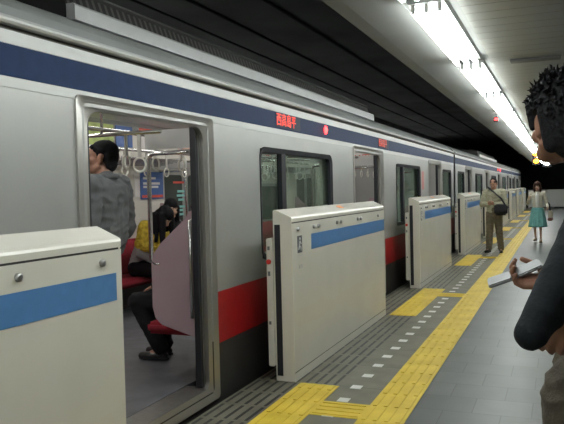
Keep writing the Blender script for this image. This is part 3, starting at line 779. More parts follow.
def face_parts(parent, c, R, s, m_hair, lips):
    P = lambda x, y, z: V(c) + R @ V((x * s, y * s, z * s))
    for sx in (-1, 1):
        bm = bmesh.new(); ellip(bm, P(sx * 0.03, 0.076, 0.002), [0.014 * s, 0.012 * s, 0.008 * s], R); e = obj('eye', bm, M['eye'], parent, True)
        bm = bmesh.new(); ellip(bm, P(sx * 0.03, 0.085, 0.002), [0.006 * s, 0.005 * s, 0.006 * s], R); obj('iris', bm, M['iris'], e, True)
        bm = bmesh.new(); capsule(bm, P(sx * 0.014, 0.088, 0.021), P(sx * 0.046, 0.079, 0.022), 0.0045 * s, 0.003 * s, 8); obj('eyebrow', bm, m_hair, parent, True)
    bm = bmesh.new(); capsule(bm, P(-0.02, 0.09, -0.064), P(0.02, 0.09, -0.064), 0.006 * s, 0.006 * s, 8); obj('mouth', bm, lips, parent, True)
def hair_short(c, R, s, m, parent, spikes=0, voxel=0.006):
    P = lambda x, y, z: V(c) + R @ V((x * s, y * s, z * s))
    bm = bmesh.new()
    ellip(bm, P(0, -0.016, 0.048), [0.079 * s, 0.1 * s, 0.078 * s], R)
    ellip(bm, P(0, -0.05, 0.01), [0.077 * s, 0.066 * s, 0.085 * s], R)
    ellip(bm, P(0, -0.058, -0.03), [0.068 * s, 0.05 * s, 0.07 * s], R)
    for sx in (-1, 1):
        ellip(bm, P(sx * 0.052, -0.012, 0.046), [0.03 * s, 0.07 * s, 0.034 * s], R)
        capsule(bm, P(sx * 0.066, 0.022, 0.05), P(sx * 0.068, 0.018, -0.005), 0.015 * s, 0.008 * s)
        capsule(bm, P(sx * 0.064, -0.05, 0.02), P(sx * 0.056, -0.052, -0.06), 0.022 * s, 0.02 * s)
    capsule(bm, P(-0.045, 0.062, 0.07), P(0.045, 0.062, 0.07), 0.018 * s)
    rnd = random.Random(3)
    for q in range(spikes):
        a = rnd.uniform(0, 2 * PI); el = math.asin(rnd.uniform(-0.6, 1.0))
        if el < -0.05 and math.sin(a) > -0.35: continue
        d = V((math.cos(a) * math.cos(el), math.sin(a) * math.cos(el), math.sin(el)))
        p = V((d.x * 0.074, -0.018 + d.y * 0.094, 0.047 + d.z * (0.072 if d.z > 0 else 0.13)))
        flow = V((d.x * 0.2, -0.35 - 0.2 * d.z, -0.75 * (1 - max(0, d.z)) + 0.25))
        dd = (d * 0.2 + flow * 1.0 + V((rnd.uniform(-.22, .22), rnd.uniform(-.22, .22), rnd.uniform(-.15, .3)))).normalized()
        capsule(bm, P(*p), P(*(p + dd * rnd.uniform(0.016, 0.034))), 0.0046 * s, 0.0016 * s, 6)
    return blob('hair', bm, m, parent, voxel, 0 if spikes > 200 else 1)
def hair_long(c, R, s, m, parent, length=0.2, hang=None):
    P = lambda x, y, z: V(c) + R @ V((x * s, y * s, z * s))
    bm = bmesh.new()
    ellip(bm, P(0, -0.018, 0.052), [0.086 * s, 0.104 * s, 0.08 * s], R)
    ellip(bm, P(0, -0.045, 0.0), [0.09 * s, 0.078 * s, 0.1 * s], R)
    dn = V((0, 0, -1))
    for q in range(9):
        a = PI * (0.02 + 0.96 * q / 8) + PI
        p = P(0.08 * math.cos(a), -0.02 + 0.08 * math.sin(a), -0.01)
        capsule(bm, p, p + dn * length * (0.85 + 0.15 * math.sin(q * 2.1)), 0.03 * s, 0.018 * s)
    for sx in (-1, 1):
        p = P(sx * 0.072, 0.03, 0.04); capsule(bm, p, p + dn * (0.06 + length * 0.6), 0.022 * s, 0.014 * s)
    if hang:
        for a, b, r in hang: capsule(bm, a, b, r, r * 0.6)
    return blob('hair', bm, m, parent, 0.007, 2, 0.004, 0.02)
def hand_shapes(bm, w, d, n, side, curl=0.5, s=1.0):
    """w wrist, d finger direction, n palm normal (direction the palm faces), side 'L'/'R'"""
    w, d, n = V(w), V(d).normalized(), V(n); n = (n - d * n.dot(d)).normalized()
    th = d.cross(n) if side == 'R' else n.cross(d)
    for q in (-0.026, -0.009, 0.009, 0.026):
        capsule(bm, w + th * q * 0.7 * s + d * 0.01 * s, w + th * q * s + d * 0.082 * s, 0.013 * s, 0.011 * s)
    for q, L in zip((0.031, 0.0105, -0.0105, -0.031), (0.072, 0.08, 0.074, 0.058)):
        p = w + th * q * s + d * 0.085 * s; a = curl * 0.6
        for seg, fr in enumerate((0.42, 0.32, 0.26)):
            dd = d * math.cos(a) + n * math.sin(a)
            e = p + dd * L * fr * s
            capsule(bm, p, e, (0.0092 - 0.0008 * seg) * s, (0.0086 - 0.0008 * seg) * s, 10); p = e; a += curl
    p = w + th * 0.022 * s + d * 0.02 * s
    dirs = [(d * 0.55 + th * 0.75 + n * 0.25), (d * 0.85 + th * 0.3 + n * 0.35), (d * 0.9 + n * 0.4)]
    for dd, L, r in zip(dirs, (0.042, 0.033, 0.026), (0.0125, 0.0105, 0.0095)):
        e = p + dd.normalized() * L * s; capsule(bm, p, e, r * s, r * 0.9 * s, 10); p = e

def stand_joints(h, female=False):
    k = h / 1.75; J = {}
    sw = 0.165 if female else 0.19; hw = 0.085
    J['pelvis'] = V((0, 0, 0.95)); J['waist'] = V((0, 0, 1.10)); J['chest'] = V((0, 0.0, 1.32)); J['neck'] = V((0, -0.01, 1.47)); J['head'] = V((0, 0.015, 1.63))
    for s, n in ((-1, 'L'), (1, 'R')):
        J['sh' + n] = V((s * sw, -0.005, 1.42)); J['el' + n] = V((s * (sw + 0.05), -0.02, 1.12)); J['wr' + n] = V((s * (sw + 0.06), 0.04, 0.88))
        J['hi' + n] = V((s * hw, 0, 0.92)); J['kn' + n] = V((s * (hw + 0.005), 0.01, 0.50)); J['an' + n] = V((s * (hw + 0.01), -0.02, 0.085)); J['to' + n] = V((s * (hw + 0.03), 0.13, 0.03))
    for q in J: J[q] = J[q] * k
    return J
def sit_joints(k=1.0, lean=0.0, female=False):
    J = {}; sw = 0.16 if female else 0.19; hw = 0.085
    J['pelvis'] = V((0, 0, 0.52)); J['waist'] = V((0, 0.02 + lean * 0.12, 0.68)); J['chest'] = V((0, 0.03 + lean * 0.35, 0.90)); J['neck'] = V((0, 0.03 + lean * 0.55, 1.04)); J['head'] = V((0, 0.06 + lean * 0.72, 1.19))
    for s, n in ((-1, 'L'), (1, 'R')):
        J['sh' + n] = V((s * sw, 0.02 + lean * 0.48, 0.99)); J['el' + n] = V((s * (sw + 0.05), 0.06 + lean * 0.3, 0.70)); J['wr' + n] = V((s * 0.08, 0.26 + lean * 0.1, 0.60))
        J['hi' + n] = V((s * hw, 0.03, 0.50)); J['kn' + n] = V((s * (hw + 0.02), 0.46, 0.49)); J['an' + n] = V((s * (hw + 0.02), 0.40, 0.085)); J['to' + n] = V((s * (hw + 0.03), 0.56, 0.03))
    for q in J: J[q] = J[q] * k
    return J
def body_shapes(bm, J, k, sh=0.0, female=False, hands=None, hs=1.0, er=0.038):
    """sh shrinks the covered trunk so it stays inside the clothes"""
    f = 0.9 if female else 1.0
    capsule(bm, J['hiL'].lerp(J['hiR'], 0.15), J['hiR'].lerp(J['hiL'], 0.15), 0.10 * k - sh)
    for a, b, ra, rb in (('pelvis', 'waist', .105, .10), ('waist', 'chest', .10, .108)):
        capsule(bm, J[a], J[b], ra * k * f - sh, rb * k * f - sh)
    c = J['chest']; capsule(bm, c.lerp(J['shL'], 0.4), c.lerp(J['shR'], 0.4), 0.095 * k * f - sh)
    capsule(bm, J['shL'].lerp(J['neck'], 0.1), J['shR'].lerp(J['neck'], 0.1), 0.052 * k * f - sh * 0.5)
    capsule(bm, J['neck'] - V((0, 0, 0.04)), J['neck'].lerp(J['head'], 0.55), 0.056 * k * f, 0.052 * k * f)
    for n in 'LR':
        capsule(bm, J['sh' + n], J['el' + n], 0.05 * k * f - sh * 0.5, er * k * f - sh * 0.3); capsule(bm, J['el' + n], J['wr' + n], er * k * f - sh * 0.3, 0.026 * k * f)
        capsule(bm, J['hi' + n], J['kn' + n], 0.085 * k * f - sh, 0.054 * k * f - sh * 0.5); capsule(bm, J['kn' + n], J['an' + n], 0.052 * k * f - sh * 0.5, 0.036 * k * f - sh * 0.3)
        ca = J['kn' + n].lerp(J['an' + n], 0.28); capsule(bm, ca, J['kn' + n].lerp(J['an' + n], 0.5), 0.054 * k * f - sh * 0.5, 0.042 * k * f - sh * 0.5)
        an = J['an' + n]; to = J['to' + n]; hd = V((to.x - an.x, to.y - an.y, 0)).normalized()
        capsule(bm, an - hd * 0.03 * k - V((0, 0, 0.045 * k)), to + V((0, 0, 0.012)), 0.028 * k, 0.018 * k); capsule(bm, an, an.lerp(to, 0.5), 0.03 * k, 0.024 * k)
        d, nn, cu = (hands or {}).get(n, ((J['wr' + n] - J['el' + n]).normalized(), V((1 if n == 'L' else -1, 0, 0)), 0.35))
        hand_shapes(bm, J['wr' + n], d, nn, n, cu, hs * k * (0.92 if female else 1.0))
def top_shapes(bm, J, k, t=0.02, hem=0.0, sleeve=0.93, female=False, neck=True, er=0.042):
    f = 0.9 if female else 1.0
    pz = J['pelvis'].lerp(J['waist'], 1 - hem) if hem <= 1 else J['pelvis'] - V((0, 0, (hem - 1) * 0.2))
    up = (J['chest'] - J['pelvis']).normalized(); side = (J['shR'] - J['shL']).normalized()
    for s in (-1, 0, 1):
        capsule(bm, pz + side * s * 0.055 * k * f, J['waist'] + side * s * 0.05 * k * f, 0.092 * k * f + t, 0.09 * k * f + t)
        capsule(bm, J['waist'] + side * s * 0.05 * k * f, J['chest'] + side * s * 0.06 * k * f, 0.09 * k * f + t, 0.092 * k * f + t)
    c = J['chest']; capsule(bm, c.lerp(J['shL'], 0.45), c.lerp(J['shR'], 0.45), 0.092 * k * f + t)
    capsule(bm, J['shL'].lerp(J['neck'], 0.05), J['shR'].lerp(J['neck'], 0.05), 0.054 * k * f + t * 0.7)
    if neck: capsule(bm, J['neck'] - V((0, 0, 0.05)), J['neck'] - V((0, 0, 0.0)), 0.075 * k * f, 0.066 * k * f)
    for n in 'LR':
        capsule(bm, J['sh' + n], J['el' + n], 0.052 * k * f + t, er * k * f + t)
        capsule(bm, J['el' + n], J['el' + n].lerp(J['wr' + n], sleeve), er * k * f + t, min(er, 0.032) * k * f + t * 0.7)
def trouser_shapes(bm, J, k, t=0.014):
    capsule(bm, J['hiL'].lerp(J['hiR'], 0.1), J['hiR'].lerp(J['hiL'], 0.1), 0.10 * k + t); capsule(bm, J['pelvis'], J['pelvis'].lerp(J['waist'], 0.75), 0.115 * k + t * 0.5, 0.11 * k + t * 0.5)
    for n in 'LR':
        capsule(bm, J['hi' + n], J['kn' + n], 0.085 * k + t, 0.062 * k + t); capsule(bm, J['kn' + n], J['an' + n] + V((0, 0, 0.02)), 0.062 * k + t, 0.05 * k + t)
def shoe(parent, J, n, k, m, heel=False):
    an = J['an' + n]; to = J['to' + n]; z0 = an.z - 0.085 * k; d = V((to.x - an.x, to.y - an.y, 0)); L = d.length; d.normalize(); bm = bmesh.new()
    b = V((an.x, an.y, z0))
    capsule(bm, b - d * 0.03 + V((0, 0, 0.035)), b + d * (L * 0.55) + V((0, 0, 0.036)), 0.034, 0.036)
    capsule(bm, b + d * (L * 0.5) + V((0, 0, 0.034)), b + d * (L + 0.01) + V((0, 0, 0.03)), 0.038, 0.03)
    if not heel: capsule(bm, b + V((0, 0, 0.05)), b + V((0, 0, 0.095)), 0.044, 0.042)
    side = d.cross(V((0, 0, 1)))
    o = blob('shoe', bm, m, parent, 0.007, 2)
    bm = bmesh.new()
    pts = [b - d * 0.062 + side * 0.02, b - d * 0.062 - side * 0.02, b + d * (L * 0.5) - side * 0.04, b + d * (L * 0.85) - side * 0.04, b + d * (L + 0.035), b + d * (L * 0.85) + side * 0.04, b + d * (L * 0.5) + side * 0.04]
    A = [bm.verts.new(p + V((0, 0, 0.001))) for p in pts]; B = [bm.verts.new(p + V((0, 0, 0.018))) for p in pts]
    for i in range(7): bm.faces.new((A[i], A[(i + 1) % 7], B[(i + 1) % 7], B[i]))
    bm.faces.new(A); bm.faces.new(B); bmesh.ops.recalc_face_normals(bm, faces=bm.faces[:])
    obj('sole', bm, M['black'], o)
def lathe_skirt(parent, top, bot, ztop, zbot, m, folds=11, amp=0.016):
    bm = bmesh.new(); n = 66; rows = []
    for i in range(13):
        t = i / 12; z = ztop + (zbot - ztop) * t; r0 = top[0] + (bot[0] - top[0]) * t ** 0.75; r1 = top[1] + (bot[1] - top[1]) * t ** 0.75
        rows.append([bm.verts.new(((r0 + amp * t * math.cos(folds * 2 * PI * k / n)) * math.cos(2 * PI * k / n), (r1 + amp * t * math.cos(folds * 2 * PI * k / n)) * math.sin(2 * PI * k / n), z)) for k in range(n)])
    for A, B in zip(rows, rows[1:]):
        for k in range(n): bm.faces.new((A[k], A[(k + 1) % n], B[(k + 1) % n], B[k]))
    bm.faces.new(rows[0][::-1]); bm.faces.new(rows[-1])
    bmesh.ops.recalc_face_normals(bm, faces=bm.faces[:])
    return obj('skirt', bm, m, parent, True)

# --- man at the right edge: joints given in world coordinates
def fore_man():
    O = V((0.10, 2.0, 0.0))
    t = thing('person', 'black-haired man in black jacket at the right edge, seen from behind, holding out a phone', 'person', O)
    W = lambda x, y, z: V((x, y, z)) - O
    J = {'pelvis': W(0.10, 2.0, 0.98), 'waist': W(0.13, 2.0, 1.12), 'chest': W(0.15, 2.0, 1.31), 'neck': W(0.115, 2.01, 1.48), 'head': W(0.008, 1.985, 1.656),
         'shL': W(0.075, 1.86, 1.41), 'shR': W(0.235, 2.15, 1.42), 'elL': W(-0.066, 1.66, 1.148), 'wrL': W(0.018, 1.77, 1.225), 'elR': W(0.20, 2.38, 1.17), 'wrR': W(-0.018, 2.435, 1.165),
         'hiL': W(0.055, 1.925, 0.93), 'hiR': W(0.145, 2.075, 0.93), 'knL': W(0.05, 1.92, 0.5), 'knR': W(0.145, 2.09, 0.5), 'anL': W(0.06, 1.90, 0.085), 'anR': W(0.16, 2.08, 0.085), 'toL': W(-0.06, 1.93, 0.03), 'toR': W(0.03, 2.16, 0.03)}
    R = frame(math.radians(27), math.radians(-6))
    bm = bmesh.new()
    # left hand at the hip, right hand wraps the phone
    body_shapes(bm, J, 1.0, 0.012, hands={'L': ((-0.42, 0.0, -0.9), (0.3, 0.9, 0.0), 0.5), 'R': ((-1.0, 0.0, 0.05), (0.05, -0.45, 0.85), 0.75)}, hs=1.12, er=0.031)
    head_shapes(bm, J['head'], R, 0.93); capsule(bm, J['neck'] - V((0, 0, 0.03)), J['head'] + V((0.035, -0.01, -0.05)), 0.056, 0.052)
    blob('body', bm, M['skin_shaded'], t, 0.005, 2)
    face_parts(t, J['head'], R, 0.93, M['hair'], M['lips'])
    hair_short(J['head'] + V((0.0, 0, -0.006)), R, 1.085, M['hair'], t, 1200, 0.0023)
    J2 = dict(J); J2['waist'] = W(0.135, 2.0, 1.24); J2['pelvis'] = W(0.13, 2.0, 1.2)
    bm = bmesh.new(); top_shapes(bm, J2, 1.0, 0.006, 0.45, 0.68, er=0.030)
    for s_ in (-1, 0, 1): capsule(bm, J2['waist'] + V((0.03 * s_, 0.05 * s_, 0)), J['chest'] + V((0.03 * s_, 0.05 * s_, 0)), 0.115, 0.12)
    blob('jacket', bm, M['jacket_black'], t, 0.007, 2, 0.004, 0.10)
    bm = bmesh.new()
    for q in range(16):
        a0, a1 = 2 * PI * q / 16, 2 * PI * (q + 1) / 16
        f = lambda a: J['neck'] + V((-0.005 + 0.068 * math.cos(a), 0.068 * math.sin(a), 0.05 - 0.012 * math.sin(a - 0.6)))
        capsule(bm, f(a0), f(a1), 0.017); capsule(bm, f(a0) - V((0, 0, 0.03)), f(a1) - V((0, 0, 0.03)), 0.02)
    blob('collar', bm, M['maroon'], t, 0.006, 2)
    bm = bmesh.new(); trouser_shapes(bm, J, 1.0, 0.018); blob('trousers', bm, M['khaki_dark'], t, 0.009, 3, 0.010, 0.09)
    for n in 'LR': shoe(t, J, n, 1.0, M['shoe'])
fore_man()
# phone: two slabs and a hinge
def slab(p, ax, nrm, L, w, h, bev=0.004):
    ax = V(ax).normalized(); nrm = V(nrm); nrm = (nrm - ax * nrm.dot(ax)).normalized(); sd = ax.cross(nrm)
    bm = bmesh.new(); box(bm, 0, L, -w / 2, w / 2, -h / 2, h / 2); bmesh.ops.bevel(bm, geom=bm.edges[:], offset=bev, segments=2, affect='EDGES')
    m = Matrix(((ax.x, sd.x, nrm.x, p[0]), (ax.y, sd.y, nrm.y, p[1]), (ax.z, sd.z, nrm.z, p[2]), (0, 0, 0, 1)))
    bmesh.ops.transform(bm, matrix=m, verts=bm.verts[:]); bmesh.ops.recalc_face_normals(bm, faces=bm.faces[:]); return bm, m
t = thing('flip_phone', 'open silver flip phone held out in the hand of the man at right', 'mobile phone', (-0.14, 2.42, 1.19))
def pobj(name, bm, m):
    bmesh.ops.translate(bm, vec=(0.14, -2.42, -1.19), verts=bm.verts[:]); return obj(name, bm, m, t)
hinge = V((-0.150, 2.43, 1.188))
b, mt = slab(hinge, (-0.078, 0.0, -0.03), (0.1, -0.45, 0.88), 0.086, 0.05, 0.014); pobj('screen_half', b, M['phone'])
b, mt = slab(hinge, (0.09, 0.02, 0.042), (-0.1, -0.45, 0.88), 0.098, 0.05, 0.013); pobj('keypad_half', b, M['phone'])
bm = bmesh.new(); sd = V((0, 0.88, 0.45)) * 0.025; tube(bm, [hinge - sd, hinge + sd], 0.0085, 12); pobj('hinge', bm, M['phone_dark'])

# --- man with shoulder bag on the platform
def bag_man():
    t = thing('person', 'standing man in beige jacket and khaki trousers looking down at his phone', 'person', (-1.36, 15.95, 0), math.radians(172))
    k = 1.66 / 1.75; J = stand_joints(1.66)
    for s, n in ((-1, 'L'), (1, 'R')):
        J['el' + n] = V((s * 0.25, 0.02, 1.08)); J['wr' + n] = V((s * 0.05, 0.25, 1.08))
        J['an' + n] = V((s * 0.13, -0.02, 0.085 * k)); J['kn' + n] = V((s * 0.105, 0.01, 0.48)); J['to' + n] = V((s * 0.17, 0.12, 0.03))
    J['head'] += V((0, 0.03, -0.01)); R = frame(0, math.radians(-28))
    bm = bmesh.new(); body_shapes(bm, J, k, 0.012, hands={'L': ((0.5, 0.6, 0.2), (0.3, 0, 0.9), 0.6), 'R': ((-0.5, 0.6, 0.2), (-0.3, 0, 0.9), 0.6)})
    head_shapes(bm, J['head'], R, k); blob('body', bm, M['skin'], t, 0.0065, 2)
    face_parts(t, J['head'], R, k, M['hair'], M['lips'])
    hair_short(J['head'] + R @ V((0, -0.014, -0.006)), R, k * 1.0, M['hair'], t, 60)
    bm = bmesh.new(); top_shapes(bm, J, k, 0.026, 0.9, 0.92); blob('jacket', bm, M['beige'], t, 0.009, 3, 0.008, 0.1)
    bm = bmesh.new(); trouser_shapes(bm, J, k, 0.02); blob('trousers', bm, M['khaki'], t, 0.009, 3, 0.008, 0.1)
    for n in 'LR': shoe(t, J, n, k, M['shoe'])
    a = math.radians(172); Rz = Matrix.Translation((-1.36, 15.95, 0)) @ Matrix.Rotation(a, 4, 'Z')
    b = thing('shoulder_bag', 'black shoulder bag slung across the man in the beige jacket', 'bag', Rz @ V((-0.2, 0.25, 0.84)), a)
    loc = V((-0.2, 0.25, 0.84))
    bm = bmesh.new(); bx = box(bm, -0.14, 0.14, -0.05, 0.06, 0.0, 0.24); bmesh.ops.bevel(bm, geom=bm.edges[:], offset=0.04, segments=3, affect='EDGES')
    obj('pouch', bm, M['bag'], b, True)
    bm = bmesh.new(); box(bm, -0.125, 0.125, 0.055, 0.075, 0.1, 0.225); bmesh.ops.bevel(bm, geom=bm.edges[:], offset=0.008, segments=2, affect='EDGES'); obj('flap', bm, M['bag'], b)
    bm = bmesh.new()
    pts = [V((-0.3, 0.2, 1.03)), V((-0.2, 0.19, 1.2)), V((-0.02, 0.16, 1.36)), V((0.1, 0.09, 1.44)), V((0.13, 0.0, 1.455)), V((0.1, -0.1, 1.42)), V((-0.02, -0.16, 1.3)), V((-0.2, -0.1, 1.12)), V((-0.31, 0.1, 1.0)), V((-0.32, 0.22, 1.0))]
    tube(bm, [p - loc for p in pts], 0.018, 8); obj('strap', bm, M['bag'], b)
    p = thing('mobile_phone', 'small phone held by the man in the beige jacket', 'mobile phone', Rz @ V((0, 0.33, 1.11)), a)
    bm, _ = slab((0, -0.05, 0), (0, 1, 0.35), (0, -0.35, 1), 0.1, 0.048, 0.012); obj('case', bm, M['phone_dark'], p)
    bm, _ = slab((0, -0.04, 0.0075), (0, 1, 0.35), (0, -0.35, 1), 0.06, 0.04, 0.003, 0.0005); obj('screen', bm, M['sign_grey'], p)
bag_man()
# --- woman with teal skirt
def skirt_woman():
    a = math.radians(176); loc = V((-0.54, 18.95, 0))
    t = thing('person', 'woman walking in a cream cardigan and teal skirt on the far platform', 'person', loc, a)
    k = 1.55 / 1.75; J = stand_joints(1.55, True)
    J['anL'] = V((-0.075, 0.07, 0.085 * k)); J['toL'] = V((-0.085, 0.2, 0.03)); J['knL'] = V((-0.075, 0.07, 0.45)); J['anR'] = V((0.07, -0.14, 0.10)); J['toR'] = V((0.085, 0.0, 0.035)); J['knR'] = V((0.075, 0.0, 0.45))
    J['elR'] = V((0.23, 0.02, 1.0)); J['wrR'] = V((0.2, 0.16, 1.12)); J['elL'] = V((-0.24, -0.02, 0.98)); J['wrL'] = V((-0.25, 0.14, 0.90))
    R = frame(0, math.radians(-4))
    bm = bmesh.new(); body_shapes(bm, J, k, 0.012, True, hands={'R': ((-0.3, 0.3, 0.9), (-0.9, 0.2, -0.2), 0.5)}); head_shapes(bm, J['head'], R, k, True); blob('body', bm, M['skin_pale'], t, 0.006, 2)
    face_parts(t, J['head'], R, k, M['hair_brown'], M['lips'])
    hair_long(J['head'], R, k * 1.12, M['hair_brown'], t, 0.2)
    bm = bmesh.new(); top_shapes(bm, J, k, 0.014, 0.9, 0.9, True); blob('cardigan', bm, M['cream'], t, 0.008, 3, 0.005, 0.08)
    bm = bmesh.new(); capsule(bm, (0, 0.085, 0.93), (0, 0.085, 1.2), 0.045, 0.05); capsule(bm, (0, 0.08, 1.2), (0, 0.05, 1.26), 0.05, 0.04); blob('blouse', bm, M['white_cloth'], t, 0.008, 2)
    lathe_skirt(t, (0.135, 0.115), (0.225, 0.2), 0.90, 0.40, M['teal'])
    for n in 'LR': shoe(t, J, n, k * 0.9, M['shoe_tan'], True)
    Rz = Matrix.Translation(loc) @ Matrix.Rotation(a, 4, 'Z')
    b = thing('handbag', 'pale handbag with brown base and dark handle at the skirted woman\'s side', 'bag', Rz @ V((-0.31, 0.1, 0.56)), a)
    bm = bmesh.new(); box(bm, -0.05, 0.05, -0.14, 0.14, 0.07, 0.26); bmesh.ops.bevel(bm, geom=bm.edges[:], offset=0.015, segments=2, affect='EDGES'); obj('bag_body', bm, M['bag_beige'], b)
    bm = bmesh.new(); box(bm, -0.055, 0.055, -0.145, 0.145, 0.0, 0.08); bmesh.ops.bevel(bm, geom=bm.edges[:], offset=0.015, segments=2, affect='EDGES'); obj('bag_base', bm, M['bag_brown'], b)
    bm = bmesh.new(); tube(bm, [(0, -0.1, 0.25), (0.02, -0.08, 0.42), (0.05, 0.0, 0.47), (0.02, 0.08, 0.42), (0, 0.1, 0.25)], 0.012, 8); obj('handle', bm, M['bag'], b)
skirt_woman()
# --- standing passenger inside the open door
def door_man():
    a = math.radians(95)
    t = thing('person', 'man in grey jacket standing inside the open train door, looking left', 'person', (-2.86, 3.89, 0.10), a)
    k = 1.0; J = stand_joints(1.78); k = 1.78 / 1.75
    R = frame(math.radians(22), math.radians(3))
    for q in ('pelvis', 'hiL', 'hiR', 'knL', 'knR', 'anL', 'anR', 'toL', 'toR'): J[q] = J[q] + V((-0.03, 0.07, 0))
    J['wrR'] = V((0.1, 0.2, 1.05)); J['elR'] = V((0.26, 0.0, 1.15)); J['head'] += V((0, 0.01, -0.015))
    bm = bmesh.new(); body_shapes(bm, J, k, 0.012); head_shapes(bm, J['head'], R, 0.97); blob('body', bm, M['skin'], t, 0.006, 2)
    face_parts(t, J['head'], R, 0.97, M['hair'], M['lips'])
    hair_short(J['head'] + R @ V((0, -0.012, 0)), R, 0.97, M['hair'], t, 30)
    bm = bmesh.new(); top_shapes(bm, J, k, 0.03, 1.1, 0.95); blob('jacket', bm, M['grey_cloth'], t, 0.009, 3, 0.012, 0.11)
    bm = bmesh.new()
    for q in range(12):
        f = lambda a_: J['neck'] + V((0.068 * math.cos(a_), 0.068 * math.sin(a_) - 0.005, 0.02))
        capsule(bm, f(2 * PI * q / 12), f(2 * PI * (q + 1) / 12), 0.02)
    blob('collar', bm, M['grey_cloth'], t, 0.007, 2)
    bm = bmesh.new(); trouser_shapes(bm, J, k, 0.016); blob('trousers', bm, M['dark_cloth'], t, 0.009, 3, 0.006, 0.1)
    for n in 'LR': shoe(t, J, n, k, M['shoe'])
door_man()
# --- seated passengers
def sleeper():
    t = thing('person', 'long-haired passenger in yellow top and grey sleeves bowed forward on the red bench', 'person', (-4.74, 7.08, 0.10), math.radians(-90 - 6))
    J = sit_joints(1.0, 0.42, True); R = frame(0, math.radians(-48))
    J['head'] += V((0, 0.04, -0.08))
    bm = bmesh.new(); body_shapes(bm, J, 1.0, 0.012, True); head_shapes(bm, J['head'], R, 0.96, True); blob('body', bm, M['skin_pale'], t, 0.007, 2)
    face_parts(t, J['head'], R, 0.96, M['hair'], M['lips'])
    h = J['head']
    hair_long(h, R, 1.02, M['hair'], t, 0.2, [(h + V((0.08, 0.02, 0.02)), h + V((0.11, 0.05, -0.3)), 0.05), (h + V((-0.08, 0.02, 0.02)), h + V((-0.10, 0.05, -0.28)), 0.05), (h + V((0.1, -0.06, 0.02)), h + V((0.13, -0.04, -0.26)), 0.05)])
    bm = bmesh.new(); top_shapes(bm, J, 1.0, 0.02, 1.0, 0.9, True); blob('cardigan', bm, M['light_grey_cloth'], t, 0.009, 3, 0.008, 0.1)
    c = J['chest']
    bm = bmesh.new(); capsule(bm, c + V((-0.11, 0.12, -0.02)), c + V((0.11, 0.12, -0.02)), 0.085); capsule(bm, c + V((-0.1, 0.12, -0.14)), c + V((0.1, 0.12, -0.14)), 0.075)
    capsule(bm, c + V((0.12, 0.05, 0.02)), c + V((0.2, 0.1, -0.12)), 0.075, 0.06)
    capsule(bm, c + V((-0.12, 0.05, 0.02)), c + V((-0.2, 0.1, -0.12)), 0.075, 0.06)
    for n in 'LR': capsule(bm, J['sh' + n] + V((0, 0.02, 0.01)), J['sh' + n].lerp(J['el' + n], 0.62) + V((0, 0.02, 0)), 0.078, 0.088)
    blob('shawl', bm, M['yellow_cloth'], t, 0.008, 2, 0.014, 0.06)
    bm = bmesh.new(); trouser_shapes(bm, J, 1.0, 0.016); blob('trousers', bm, M['dark_cloth'], t, 0.009, 3, 0.006, 0.1)
    for n in 'LR': shoe(t, J, n, 0.95, M['shoe'])
    b = thing('handbag', 'dark handbag with a steel ring on the bowed passenger\'s lap', 'bag', (-4.42, 7.13, 0.68))
    bm = bmesh.new(); box(bm, -0.09, 0.09, -0.16, 0.16, 0.0, 0.2); bmesh.ops.bevel(bm, geom=bm.edges[:], offset=0.03, segments=3, affect='EDGES'); obj('bag_body', bm, M['bag'], b, True)
    bm = bmesh.new(); tube(bm, [(0.05, -0.1, 0.19), (0.06, -0.06, 0.27), (0.06, 0.06, 0.27), (0.05, 0.1, 0.19)], 0.01, 8); obj('handle', bm, M['lock'], b, True)
sleeper()
def dark_woman():
    t = thing('person', 'dark-haired woman in a black top seated behind the slanted pink screen, facing out', 'person', (-4.74, 7.72, 0.10), math.radians(-100))
    J = sit_joints(1.0, 0.05, True); R = frame(math.radians(-22), math.radians(-10), math.radians(-8))
    bm = bmesh.new(); body_shapes(bm, J, 1.0, 0.012, True); head_shapes(bm, J['head'], R, 0.97, True); blob('body', bm, M['skin_pale'], t, 0.006, 2)
    face_parts(t, J['head'], R, 0.97, M['hair'], M['lips'])
    hair_long(J['head'], R, 1.03, M['hair'], t, 0.18)
    bm = bmesh.new(); top_shapes(bm, J, 1.0, 0.018, 1.0, 0.9, True); blob('top', bm, M['dark_cloth'], t, 0.009, 3, 0.006, 0.1)
    bm = bmesh.new(); trouser_shapes(bm, J, 1.0, 0.016); blob('trousers', bm, M['dark_cloth'], t, 0.009, 3, 0.006, 0.1)
    for n in 'LR': shoe(t, J, n, 0.95, M['shoe'])
dark_woman()
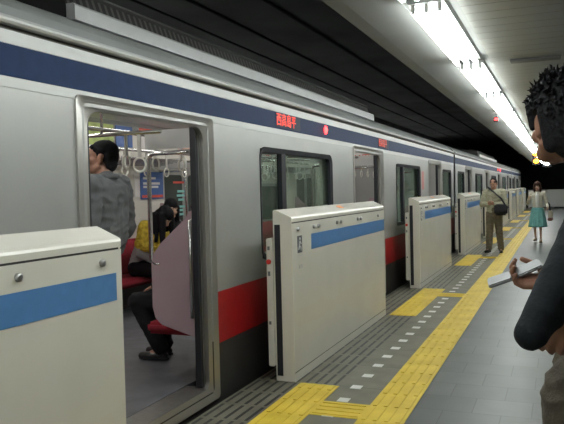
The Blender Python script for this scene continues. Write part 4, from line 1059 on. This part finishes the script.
def near_sitter():
    t = thing('person', 'passenger in black suit whose legs and shiny shoes show below the pink screen', 'person', (-2.74, 5.04, 0.10), math.radians(92))
    J = sit_joints(1.02, -0.10); R = frame(0, math.radians(-12))
    J['anL'] = V((-0.12, 0.36, 0.09)); J['toL'] = V((-0.13, 0.53, 0.03)); J['anR'] = V((0.06, 0.42, 0.09)); J['toR'] = V((0.07, 0.58, 0.03))
    J['knL'] = V((-0.12, 0.57, 0.49)); J['knR'] = V((0.07, 0.55, 0.50)); J['wrL'] = V((-0.11, 0.40, 0.63)); J['elL'] = V((-0.24, 0.18, 0.70))
    bm = bmesh.new(); body_shapes(bm, J, 1.02, 0.012, hands={'L': ((0.15, 0.8, -0.35), (0.2, 0, -1), 0.3)}); head_shapes(bm, J['head'], R, 1.0); blob('body', bm, M['skin'], t, 0.006, 2)
    face_parts(t, J['head'], R, 1.0, M['hair'], M['lips'])
    hair_short(J['head'], R, 1.05, M['hair'], t, 40)
    bm = bmesh.new(); top_shapes(bm, J, 1.02, 0.02, 0.95, 0.93); blob('jacket', bm, M['dark_cloth'], t, 0.009, 3, 0.006, 0.1)
    bm = bmesh.new(); trouser_shapes(bm, J, 1.02, 0.016); blob('trousers', bm, M['dark_cloth'], t, 0.009, 3, 0.007, 0.1)
    for n in 'LR': shoe(t, J, n, 1.0, M['shoe'])
near_sitter()

# ------------------------------------------------------------------ world, camera
w = bpy.data.worlds.new('World'); scene.world = w; w.use_nodes = True
w.node_tree.nodes['Background'].inputs['Color'].default_value = (0.02, 0.022, 0.025, 1); w.node_tree.nodes['Background'].inputs['Strength'].default_value = 1.0
cam = bpy.data.cameras.new('Camera'); co = bpy.data.objects.new('Camera', cam); link(co)
cam.sensor_fit = 'HORIZONTAL'; cam.sensor_width = 36.0; cam.lens = 36.0 * 690 / 564; cam.clip_start = 0.05; cam.clip_end = 200
r = V((0.92734306, 0.37344279, -0.02398625)); d = V((-0.01069897, -0.03761294, -0.99923511)); f = V((-0.37405934, 0.92689037, -0.03088465))
co.matrix_world = Matrix(((r.x, -d.x, -f.x, 0), (r.y, -d.y, -f.y, 0), (r.z, -d.z, -f.z, 1.49), (0, 0, 0, 1)))
scene.camera = co
vs = scene.view_settings; vs.view_transform = 'Standard'; vs.look = 'None'; vs.exposure = 0.2; vs.gamma = 1.0; vs.use_curve_mapping = False
